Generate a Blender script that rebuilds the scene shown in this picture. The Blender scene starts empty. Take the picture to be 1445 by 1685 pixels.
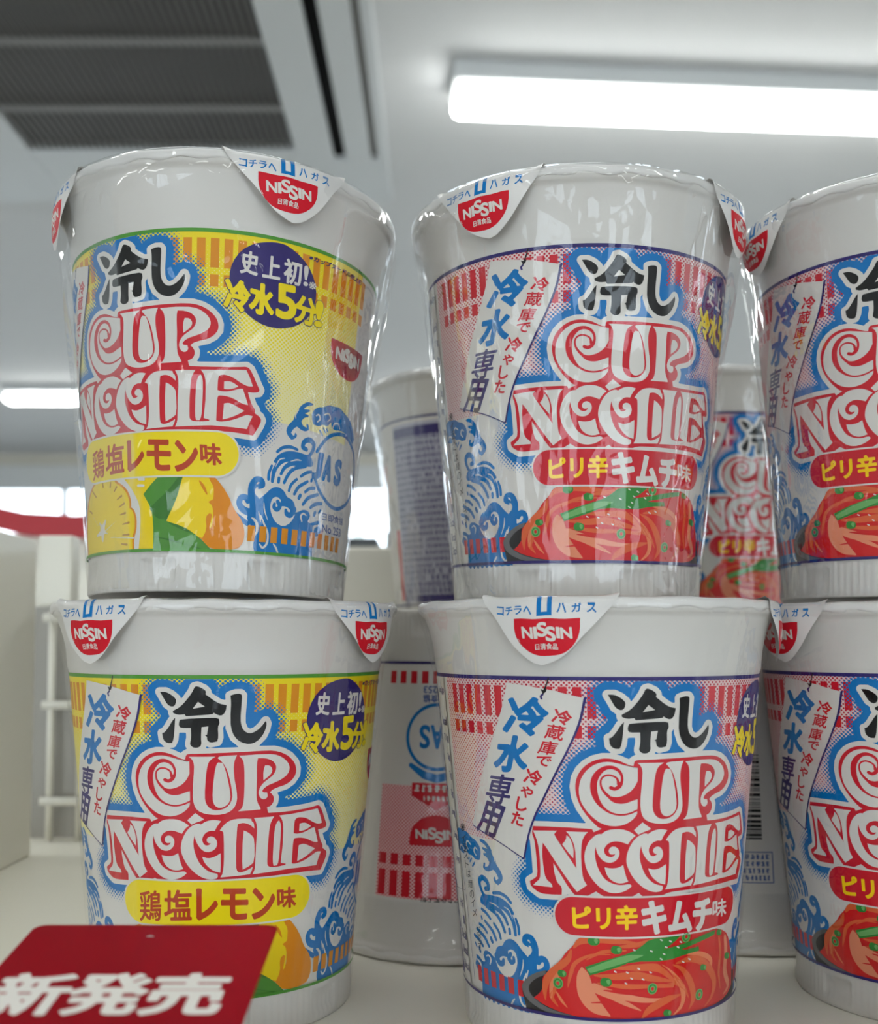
# ---------------------------------------------------------------- camera, world, exposure
import bpy, bmesh, math, json, random
import numpy as np
from mathutils import Vector, Matrix
SC = bpy.context.scene
COL = SC.collection
SHELF_Z = 1.25                      # height of the shelf top above the floor
CAM_Z = SHELF_Z + .0974 + .0015
cam_d = bpy.data.cameras.new('camera')
cam_d.sensor_fit = 'HORIZONTAL'; cam_d.sensor_width = 36.0
cam_d.lens = 1708.72 / 1445 * 36.0
cam_d.shift_y = 121 / 1445
cam_d.clip_start = .01; cam_d.clip_end = 200
cam_d.dof.use_dof = True; cam_d.dof.focus_distance = .262; cam_d.dof.aperture_fstop = 17
cam = bpy.data.objects.new('camera', cam_d); COL.objects.link(cam)
cam.location = (0, 0, CAM_Z); cam.rotation_euler = (math.pi / 2 + .056, 0, 0)
SC.camera = cam
SC.view_settings.view_transform = 'Standard'; SC.view_settings.look = 'None'
SC.view_settings.gamma = 1.0; SC.view_settings.use_curve_mapping = False
SC.view_settings.exposure = 0.3
SC.cycles.max_bounces = 7; SC.cycles.transparent_max_bounces = 16
SC.cycles.caustics_reflective = False; SC.cycles.caustics_refractive = False
LAMP = 11.0                          # emission of the ceiling tubes
world = bpy.data.worlds.new('world'); SC.world = world; world.use_nodes = True
bgn = world.node_tree.nodes['Background']
bgn.inputs[0].default_value = (.78, .90, 1.0, 1); bgn.inputs[1].default_value = 5.0
R = random.Random(7)

# ---------------------------------------------------------------- helpers
def srgb(r, g, b):
    f = lambda c: ((c / 255 + .055) / 1.055) ** 2.4 if c > 10 else c / 255 / 12.92
    return (f(r), f(g), f(b), 1)
def mat(name, rgb, rough=.5, metal=0, spec=.5, emit=0, noise=0, scale=30):
    m = bpy.data.materials.new(name); m.use_nodes = True
    nt = m.node_tree; b = nt.nodes['Principled BSDF']
    b.inputs['Base Color'].default_value = rgb; b.inputs['Roughness'].default_value = rough
    b.inputs['Metallic'].default_value = metal; b.inputs['Specular IOR Level'].default_value = spec
    if emit:
        b.inputs['Emission Color'].default_value = rgb; b.inputs['Emission Strength'].default_value = emit
    if noise:                       # faint mottling of the surface itself
        t = nt.nodes.new('ShaderNodeTexNoise'); t.inputs['Scale'].default_value = scale; t.inputs['Detail'].default_value = 4
        c = nt.nodes.new('ShaderNodeTexCoord'); nt.links.new(c.outputs['Object'], t.inputs['Vector'])
        x = nt.nodes.new('ShaderNodeMixRGB'); x.blend_type = 'MIX'
        x.inputs[1].default_value = tuple(v * (1 - noise) for v in rgb[:3]) + (1,); x.inputs[2].default_value = rgb
        nt.links.new(t.outputs['Fac'], x.inputs[0]); nt.links.new(x.outputs[0], b.inputs['Base Color'])
    return m
def tag(o, label, cat, group=None):
    o['label'] = label; o['category'] = cat
    if group: o['group'] = group
    return o
def link(name, me, parent=None, loc=None):
    o = bpy.data.objects.new(name, me); COL.objects.link(o)
    if parent: o.parent = parent
    if loc: o.location = loc
    return o
def empty(name, loc=(0, 0, 0), rot=(0, 0, 0)):
    o = bpy.data.objects.new(name, None); COL.objects.link(o); o.location = loc; o.rotation_euler = rot
    o.empty_display_size = .02
    return o
def to_mesh(name, bm, mats, smooth=False):
    me = bpy.data.meshes.new(name); bm.to_mesh(me); bm.free()
    for m in (mats if isinstance(mats, (list, tuple)) else [mats]): me.materials.append(m)
    if smooth:
        for p in me.polygons: p.use_smooth = True
    return me
def add_box(bm, x0, x1, y0, y1, z0, z1, bev=0, mi=0):
    n0 = len(bm.faces)
    g = bmesh.ops.create_cube(bm, size=1)
    for v in g['verts']:
        v.co = Vector(((x0 + x1) / 2 + v.co.x * (x1 - x0), (y0 + y1) / 2 + v.co.y * (y1 - y0), (z0 + z1) / 2 + v.co.z * (z1 - z0)))
    if bev:
        es = list({e for v in g['verts'] for e in v.link_edges})
        bmesh.ops.bevel(bm, geom=es, offset=bev, segments=3, affect='EDGES', profile=.5)
    bm.faces.ensure_lookup_table()
    for f in bm.faces[n0:]: f.material_index = mi
def box(name, dims, m, parent=None, bev=0, loc=None):
    bm = bmesh.new(); add_box(bm, *dims, bev=bev)
    return link(name, to_mesh(name, bm, m), parent, loc)
def add_tube(bm, p, q, r, n=10):
    p = Vector(p); q = Vector(q); d = q - p
    M = Matrix.Translation((p + q) / 2) @ d.to_track_quat('Z', 'Y').to_matrix().to_4x4()
    bmesh.ops.create_cone(bm, cap_ends=True, segments=n, radius1=r, radius2=r, depth=d.length, matrix=M)
def add_lathe(bm, prof, n=96, fn=None, mi=0):
    """revolve (r, z) about Z; fn(theta, k, r, z) may return a changed (r, z)"""
    rings = []
    for k, (r, z) in enumerate(prof):
        ring = []
        for i in range(n):
            t = 2 * math.pi * i / n
            rr, zz = fn(t, k, r, z) if fn else (r, z)
            ring.append(bm.verts.new((rr * math.sin(t), -rr * math.cos(t), zz)))
        rings.append(ring)
    for a, b in zip(rings, rings[1:]):
        for i in range(n):
            f = bm.faces.new((a[i], a[(i + 1) % n], b[(i + 1) % n], b[i])); f.material_index = mi; f.smooth = True
    return rings

# ---------------------------------------------------------------- materials
INK = {'W': srgb(218, 212, 204), 'R': srgb(206, 22, 40), 'B': srgb(0, 113, 182), 'N': srgb(46, 34, 104), 'NB': srgb(30, 74, 150),
       'K': srgb(12, 10, 10), 'Y': srgb(242, 216, 0), 'Y2': srgb(252, 206, 0), 'BR': srgb(186, 62, 24), 'O': srgb(220, 140, 14),
       'DG': srgb(44, 42, 42), 'MG': srgb(104, 102, 102), 'KG': srgb(34, 31, 31), 'R2': srgb(214, 30, 30), 'OR': srgb(222, 98, 52),
       'OR2': srgb(230, 128, 84), 'PK': srgb(232, 140, 104), 'GR': srgb(48, 134, 50), 'LG': srgb(110, 172, 98), 'YL': srgb(240, 208, 0),
       'OL': srgb(224, 136, 0), 'OB': srgb(186, 124, 0), 'GR2': srgb(78, 140, 50), 'GR3': srgb(58, 116, 40), 'PG': srgb(78, 148, 48), 'PB': srgb(180, 178, 192)}
INKM = {k: mat('ink_' + k, v, .45, spec=.2) for k, v in INK.items()}
M_cup = mat('cup_white', srgb(210, 205, 198), .38, spec=.45)
M_lid = mat('lid_foil_paper', srgb(222, 218, 213), .28, spec=.55, noise=.05, scale=60)
def N(nt, t, **kw):
    n = nt.nodes.new(t)
    for k, v in kw.items(): setattr(n, k, v)
    return n
def math_n(nt, op, a, b=None, c=None):
    n = nt.nodes.new('ShaderNodeMath'); n.operation = op
    for i, v in enumerate((a, b, c)):
        if v is None: continue
        if isinstance(v, (int, float)): n.inputs[i].default_value = v
        else: nt.links.new(v, n.inputs[i])
    return n.outputs[0]
def mix_n(nt, fac, a, b):
    n = nt.nodes.new('ShaderNodeMixRGB')
    for i, v in enumerate((fac, a, b)):
        if isinstance(v, (int, float, tuple)): n.inputs[i].default_value = v
        else: nt.links.new(v, n.inputs[i])
    return n.outputs[0]
def label_material(name, dot, paper, ground, top_full, low, pitch, u0=-57.5, u1=90, slope=0.0, r_top=.62, r_low=.16):
    """white printed sleeve; a halftone of dots fills the band between heights `low` and the top edge (UV in mm)"""
    m = bpy.data.materials.new(name); m.use_nodes = True; nt = m.node_tree
    b = nt.nodes['Principled BSDF']; b.inputs['Roughness'].default_value = .42; b.inputs['Specular IOR Level'].default_value = .2
    uv = N(nt, 'ShaderNodeUVMap'); s = N(nt, 'ShaderNodeSeparateXYZ'); nt.links.new(uv.outputs[0], s.inputs[0])
    u, v = s.outputs[0], s.outputs[1]
    a = math_n(nt, 'DIVIDE', math_n(nt, 'ADD', u, v), pitch * 1.4142); c = math_n(nt, 'DIVIDE', math_n(nt, 'SUBTRACT', u, v), pitch * 1.4142)
    fa = math_n(nt, 'SUBTRACT', math_n(nt, 'FRACT', a), .5); fc = math_n(nt, 'SUBTRACT', math_n(nt, 'FRACT', c), .5)
    d = math_n(nt, 'SQRT', math_n(nt, 'ADD', math_n(nt, 'MULTIPLY', fa, fa), math_n(nt, 'MULTIPLY', fc, fc)))
    mr = N(nt, 'ShaderNodeMapRange'); nt.links.new(v, mr.inputs[0])
    for i, x in enumerate((low, top_full, r_low, r_top)): mr.inputs[i + 1].default_value = x
    rad = mr.outputs[0]
    dots = math_n(nt, 'LESS_THAN', d, rad)
    col = mix_n(nt, dots, ground, dot)
    edge = math_n(nt, 'GREATER_THAN', math_n(nt, 'ADD', v, math_n(nt, 'MULTIPLY', u, slope)), low)
    inside = math_n(nt, 'MULTIPLY', math_n(nt, 'GREATER_THAN', u, u0), math_n(nt, 'LESS_THAN', u, u1))
    col = mix_n(nt, math_n(nt, 'MULTIPLY', edge, inside), paper, col)
    nt.links.new(col, b.inputs['Base Color'])
    return m
PAPER = srgb(218, 212, 204)
M_kim = label_material('label_pink_dots', srgb(192, 22, 46), PAPER, srgb(228, 202, 198), 92, 49, .80, -57.0, 62, 0, .34, .20)
M_lem = label_material('label_yellow_dots', srgb(238, 214, 20), PAPER, srgb(238, 228, 165), 89, 45, .80, -66, 62, .06, .70, .12)
M_reg = label_material('label_red_dots', srgb(206, 40, 60), PAPER, srgb(240, 200, 198), 92, 55, .80, -60, 19, 0, .36, .34)
def film_material(name, amount, cap, bump):
    m = bpy.data.materials.new(name); m.use_nodes = True; nt = m.node_tree; nt.nodes.clear()
    out = N(nt, 'ShaderNodeOutputMaterial'); tr = N(nt, 'ShaderNodeBsdfTransparent'); gl = N(nt, 'ShaderNodeBsdfGlossy')
    tr.inputs[0].default_value = (.985, .985, .985, 1); gl.inputs[0].default_value = (1, 1, 1, 1); gl.inputs['Roughness'].default_value = .045
    fr = N(nt, 'ShaderNodeFresnel'); fr.inputs[0].default_value = 1.42
    mx = N(nt, 'ShaderNodeMixShader'); tc = N(nt, 'ShaderNodeTexCoord')
    mp = N(nt, 'ShaderNodeMapping'); mp.inputs['Scale'].default_value = (1, 1, .6); nt.links.new(tc.outputs['Object'], mp.inputs[0])
    n1 = N(nt, 'ShaderNodeTexNoise'); n1.inputs['Scale'].default_value = 48; n1.inputs['Detail'].default_value = 2.0; n1.inputs['Distortion'].default_value = 1.2
    n2 = N(nt, 'ShaderNodeTexVoronoi'); n2.feature = 'DISTANCE_TO_EDGE'; n2.inputs['Scale'].default_value = 30
    nt.links.new(mp.outputs[0], n1.inputs['Vector']); nt.links.new(mp.outputs[0], n2.inputs['Vector'])
    cr = math_n(nt, 'MULTIPLY', math_n(nt, 'SUBTRACT', .06, math_n(nt, 'MINIMUM', n2.outputs['Distance'], .06)), 3.0)
    h = math_n(nt, 'ADD', n1.outputs['Fac'], cr)
    bp = N(nt, 'ShaderNodeBump'); bp.inputs['Strength'].default_value = bump; bp.inputs['Distance'].default_value = .0022
    nt.links.new(h, bp.inputs['Height'])
    nt.links.new(bp.outputs[0], gl.inputs['Normal'])
    nt.links.new(math_n(nt, 'MINIMUM', math_n(nt, 'MULTIPLY', fr.outputs[0], amount), cap), mx.inputs[0])
    nt.links.new(tr.outputs[0], mx.inputs[1]); nt.links.new(gl.outputs[0], mx.inputs[2]); nt.links.new(mx.outputs[0], out.inputs[0])
    return m
M_film = film_material('clear_shrink_film', .95, .26, .6); M_film_t = film_material('clear_tight_film', .5, .11, .28)

# ---------------------------------------------------------------- flat printing art (mm on the unrolled sleeve)
def font_tris(txt, bold, _c={}):
    """outline of a string in Blender's own font, normalised to the unit square; list of polygons"""
    k = (txt, bold)
    if k not in _c:
        cu = bpy.data.curves.new('t', 'FONT'); cu.body = txt; cu.size = 1; cu.offset = bold; cu.resolution_u = 4
        o = bpy.data.objects.new('t', cu); COL.objects.link(o)
        me = bpy.data.meshes.new_from_object(o.evaluated_get(bpy.context.evaluated_depsgraph_get()))
        P = np.array([v.co[:2] for v in me.vertices]); F = [list(p.vertices) for p in me.polygons]
        bpy.data.objects.remove(o); bpy.data.curves.remove(cu); bpy.data.meshes.remove(me)
        _c[k] = (P, F)
    return _c[k]
def font_loops(txt, _c={}):
    """closed outlines of a string, normalised to the unit square"""
    if txt not in _c:
        cu = bpy.data.curves.new('t', 'FONT'); cu.body = txt; cu.size = 1; cu.fill_mode = 'NONE'; cu.resolution_u = 4
        o = bpy.data.objects.new('t', cu); COL.objects.link(o)
        me = bpy.data.meshes.new_from_object(o.evaluated_get(bpy.context.evaluated_depsgraph_get()))
        P = np.array([v.co[:2] for v in me.vertices]); nb = {}
        for e in me.edges:
            a, b = e.vertices; nb.setdefault(a, []).append(b); nb.setdefault(b, []).append(a)
        bpy.data.objects.remove(o); bpy.data.curves.remove(cu); bpy.data.meshes.remove(me)
        lo, hi = P.min(0), P.max(0); P = (P - lo) / np.maximum(hi - lo, 1e-6); seen = set(); L = []
        for st in nb:
            if st in seen: continue
            loop = [st]; seen.add(st); c = st
            while True:
                n = [x for x in nb[c] if x not in seen]
                if not n: break
                c = n[0]; seen.add(c); loop.append(c)
            if len(loop) > 2: L.append(P[loop])
        _c[txt] = L
    return _c[txt]
def inside_poly(poly, X, Y):
    r = np.zeros(X.shape, bool); n = len(poly); x, y = poly[:, 0], poly[:, 1]; j = n - 1
    for i in range(n):
        c = (y[i] > Y) != (y[j] > Y)
        if c.any():
            xx = (x[j] - x[i]) * (Y - y[i]) / ((y[j] - y[i]) or 1e-9) + x[i]
            r ^= c & (X < xx)
        j = i
    return r
def seg_dist(F, X, Y, a, b, ra, rb, pad):
    x0 = min(a[0], b[0]) - pad; x1 = max(a[0], b[0]) + pad; y0 = min(a[1], b[1]) - pad; y1 = max(a[1], b[1]) + pad
    i0, i1 = np.searchsorted(X, [x0, x1]); j0, j1 = np.searchsorted(Y, [y0, y1])
    if i1 <= i0 or j1 <= j0: return
    gx = X[i0:i1][None, :]; gy = Y[j0:j1][:, None]
    dx, dy = b[0] - a[0], b[1] - a[1]; L = dx * dx + dy * dy or 1e-9
    t = np.clip(((gx - a[0]) * dx + (gy - a[1]) * dy) / L, 0, 1)
    d = np.hypot(gx - a[0] - t * dx, gy - a[1] - t * dy) - (ra + (rb - ra) * t)
    F[j0:j1, i0:i1] = np.minimum(F[j0:j1, i0:i1], d)
def smooth_path(p):
    """Catmull-Rom through the points of a stroke"""
    p = np.array(p, float)
    if len(p) < 3: return p
    q = np.vstack([2 * p[0] - p[1], p, 2 * p[-1] - p[-2]]); out = []
    for i in range(1, len(q) - 2):
        for t in (0, .25, .5, .75):
            a, b, c, d = q[i - 1:i + 3]
            out.append(.5 * ((2 * b) + (c - a) * t + (2 * a - 5 * b + 4 * c - d) * t * t + (3 * b - a - 3 * c + d) * t ** 3))
    out.append(p[-1]); return np.array(out)
def smooth_poly(p, keep=.55):
    """one corner-rounding pass for traced outlines; sharp corners stay"""
    n = len(p); out = []
    for i in range(n):
        a, b, c = p[i - 1], p[i], p[(i + 1) % n]
        u = b - a; w = c - b; cs = (u @ w) / (np.hypot(*u) * np.hypot(*w) + 1e-9)
        if cs < keep: out.append(b)
        else: out += [b - u * .25, b + w * .25] if cs < .995 else [b]
    return np.array(out)
class Art:
    def __init__(s): s.v = []; s.f = []; s.m = []; s.keys = []
    def mi(s, c):
        if c not in s.keys: s.keys.append(c)
        return s.keys.index(c)
    def faces(s, pts, polys, layer, c):
        o = len(s.v); mi = s.mi(c); s.v += [(x, y, layer) for x, y in pts]
        for p in polys: s.f.append([o + i for i in p]); s.m.append(mi)
    def cut(s, pts, polys, layer, c, step=1.5):
        """add polygons sliced along u so that they follow the round cup"""
        bm = bmesh.new(); vs = [bm.verts.new((x, y, 0)) for x, y in pts]
        for p in polys:
            try: bm.faces.new([vs[i] for i in p])
            except ValueError: pass
        if not len(bm.faces): bm.free(); return
        bmesh.ops.triangulate(bm, faces=bm.faces[:], ngon_method='EAR_CLIP')
        us = [p[0] for p in pts]; k = math.ceil(min(us) / step)
        while k * step < max(us):
            bmesh.ops.bisect_plane(bm, geom=bm.verts[:] + bm.edges[:] + bm.faces[:], plane_co=(k * step, 0, 0), plane_no=(1, 0, 0), dist=1e-5)
            k += 1
        bmesh.ops.recalc_face_normals(bm, faces=bm.faces[:])
        bm.verts.index_update()
        P = [(v.co.x, v.co.y) for v in bm.verts]; F = []
        for f in bm.faces:
            ix = [v.index for v in f.verts]
            ar = sum(P[ix[i - 1]][0] * P[ix[i]][1] - P[ix[i]][0] * P[ix[i - 1]][1] for i in range(len(ix)))
            if abs(ar) > 1e-7: F.append(ix if ar > 0 else ix[::-1])
        bm.free(); s.faces(P, F, layer, c)
    def poly(s, pts, layer, c, round_=True):
        p = np.array(pts, float)
        if round_ and len(p) > 5: p = smooth_poly(p)
        s.cut([tuple(x) for x in p], [list(range(len(p)))], layer, c)
    def text(s, txt, q, layer, c, bold=.02):
        tl, tr, bl = [np.array(x, float) for x in q]; size = np.hypot(*(tl - bl))
        if bold > .012 and size > .55:
            loops = [np.array([tl + (tr - tl) * a + (bl - tl) * (1 - b) for a, b in l]) for l in font_loops(txt)]
            s.field([('L', loops)], layer, c, max(.03, min(.2, size / 42)), bold * size); return
        P, F = font_tris(txt, bold); P0, _ = font_tris(txt, 0.0)
        lo, hi = P0.min(0), P0.max(0); sz = np.maximum(hi - lo, 1e-6); n = (P - lo) / sz
        tl, tr, bl = [np.array(x) for x in q]
        W_ = np.array([tl + (tr - tl) * a + (bl - tl) * (1 - b) for a, b in n])
        s.cut([tuple(x) for x in W_], F, layer, c, 2.0)
    def field(s, items, layer, c, step=.22, grow=0.0, flip=None, top=None):
        """union of strokes and polygons, contoured on a fine grid (no overlapping faces)"""
        its = []
        for it in items:
            if it[0] == 'L': its.append(('L', it[1], None))
            elif it[0] == 'P': p = smooth_poly(it[1]); its.append(('P', p, None))
            else: its.append(('S', it[1][:, :2], it[1][:, 2] / 2))
        A = np.vstack([np.vstack(i[1]) if i[0] == 'L' else i[1] for i in its]); pad = max([i[2].max() for i in its if i[2] is not None] + [0]) + grow + 2 * step
        X = np.arange(A[:, 0].min() - pad, A[:, 0].max() + pad + step, step); Y = np.arange(A[:, 1].min() - pad, A[:, 1].max() + pad + step, step)
        F = np.full((len(Y), len(X)), 9.0)
        for k, p, r in its:
            if k == 'L':
                gx, gy = np.meshgrid(X, Y); ins = np.zeros(F.shape, bool)
                for l in p:
                    ins ^= inside_poly(l, gx, gy)
                    for i in range(len(l)): seg_dist(F, X, Y, l[i - 1], l[i], 0, 0, grow + 3 * step)
                F = np.where(ins, -np.abs(F), F)
            elif k == 'P':
                for i in range(len(p)): seg_dist(F, X, Y, p[i - 1], p[i], 0, 0, grow + 2 * step)
                x0, y0 = p.min(0); x1, y1 = p.max(0)
                i0, i1 = np.searchsorted(X, [x0, x1]); j0, j1 = np.searchsorted(Y, [y0, y1])
                gx, gy = np.meshgrid(X[i0:i1], Y[j0:j1]); ins = inside_poly(p, gx, gy)
                sub = F[j0:j1, i0:i1]; sub[ins] = -np.abs(np.where(np.abs(sub[ins]) > 5, 5, sub[ins]))
            else:
                for i in range(len(p) - 1): seg_dist(F, X, Y, p[i], p[i + 1], r[i], r[i + 1], max(r) + grow + 2 * step)
        F = F - grow
        if top: F = np.maximum(F, (Y - top)[:, None])
        V = []; Fc = []; idx = {}
        def vert(x, y):
            k = (round(x, 4), round(y, 4))
            if k not in idx: idx[k] = len(V); V.append((x, y))
            return idx[k]
        I = F < 0; full = I[:-1, :-1] & I[1:, :-1] & I[:-1, 1:] & I[1:, 1:]; any_ = I[:-1, :-1] | I[1:, :-1] | I[:-1, 1:] | I[1:, 1:]
        run = max(1, int(1.0 / step))
        for j in range(full.shape[0]):
            if not any_[j].any(): continue
            i = 0; row = np.nonzero(any_[j])[0]; i = row[0]; end = row[-1]
            while i <= end:
                if full[j, i]:
                    e = i
                    while e + 1 <= end and full[j, e + 1] and e + 1 - i < run: e += 1
                    Fc.append([vert(X[i], Y[j]), vert(X[e + 1], Y[j]), vert(X[e + 1], Y[j + 1]), vert(X[i], Y[j + 1])]); i = e + 1; continue
                if any_[j, i]:
                    cs = [(X[i], Y[j], F[j, i]), (X[i + 1], Y[j], F[j, i + 1]), (X[i + 1], Y[j + 1], F[j + 1, i + 1]), (X[i], Y[j + 1], F[j + 1, i])]
                    poly = []
                    for a, b in zip(cs, cs[1:] + cs[:1]):
                        if a[2] < 0: poly.append(vert(a[0], a[1]))
                        if (a[2] < 0) != (b[2] < 0):
                            t = a[2] / (a[2] - b[2]); t = min(max(t, .02), .98); poly.append(vert(a[0] + (b[0] - a[0]) * t, a[1] + (b[1] - a[1]) * t))
                    if len(poly) > 2: Fc.append(poly)
                i += 1
        if flip is not None:
            um, dv = flip; V = [(2 * um - x, y + dv) for x, y in V]; Fc = [f[::-1] for f in Fc]
        s.faces(V, Fc, layer, c)
        return X, Y, F
    def items(s, L, base=0, flip=None, step=.22):
        groups = {}
        for it in L:
            if it[0] == 'T':
                q = np.array(it[4]).reshape(3, 2) / 100
                if it[6]: s.text(it[3], q, base + it[1] - 1, it[6], it[7])
                s.text(it[3], q, base + it[1], it[2], it[5])
            else: groups.setdefault((it[1], it[2]), []).append(it)
        for (ly, c), g in sorted(groups.items(), key=lambda x: x[0][0]):
            if all(i[0] == 'P' for i in g) and flip is None:
                for i in g: s.poly(np.array(i[3]).reshape(-1, 2) / 100, base + ly, c)
            else:
                its = []
                for i in g:
                    if i[0] == 'P': its.append(('P', np.array(i[3]).reshape(-1, 2) / 100))
                    else:
                        p = np.array(i[3]).reshape(-1, 3) / 100
                        its.append(('S', np.vstack([p, p[:1]]) if i[4] else smooth_path(p)))
                s.field(its, base + ly, c, step, 0, flip)
    def rect(s, u0, u1, v0, v1, layer, c): s.cut([(u0, v0), (u1, v0), (u1, v1), (u0, v1)], [[0, 1, 2, 3]], layer, c)
    def microtext(s, u0, u1, v, h, layer, c, seed, dens=.8):
        """a row of marks too small to read"""
        r = random.Random(seed); u = u0; P = []; F = []
        while u < u1:
            w = r.uniform(.5, 1.0) * h
            if r.random() < dens:
                for k in range(3):
                    a = u + r.uniform(0, .3) * w; b = u + w * r.uniform(.55, .85); y = v + h * (.06 + .3 * k); t = h * .23
                    o = len(P); P += [(a, y), (b, y), (b, y + t), (a, y + t)]; F.append([o, o + 1, o + 2, o + 3])
                x = u + w * r.uniform(.2, .6); o = len(P); P += [(x, v), (x + h * .15, v), (x + h * .15, v + h * .9), (x, v + h * .9)]; F.append([o, o + 1, o + 2, o + 3])
            u += w * 1.08
        s.faces(P, F, layer, c)
NISSIN = [('N', 0, .20, 0, .80), ('I', .235, .285, .02, .84), ('S', .305, .475, .14, 1.14), ('S', .465, .635, -.22, .80), ('I', .665, .715, .04, .80), ('N', .745, .94, 0, .78)]
def emblem(art, cu, v0, w, h, layer, sub=True):
    """red half-round emblem hanging from height v0, white lettering"""
    pts = [(cu - w / 2, v0)] + [(cu + w / 2 * math.cos(t), v0 - h * abs(math.sin(t)) ** .8 - .12 * h) for t in np.linspace(math.pi * 1.03, math.pi * 1.97, 20)] + [(cu + w / 2, v0)]
    art.poly(pts, layer, 'R', False)
    tw = w * .74; th = h * .40; x0 = cu - tw / 2; y0 = v0 - h * .58
    for ch, a, b, c, d in NISSIN:
        ytop = y0 + d * th; ybot = y0 + c * th; xa = x0 + a / .94 * tw; xb = x0 + b / .94 * tw
        art.text(ch, [(xa, ytop), (xb, ytop), (xa + .06 * th, ybot)], layer + 1, 'W', .05)
    if sub: art.text('日清食品', [(cu - w * .17, v0 - h * .74), (cu + w * .17, v0 - h * .74), (cu - w * .17, v0 - h * .92)], layer + 1, 'W', .02)

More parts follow.
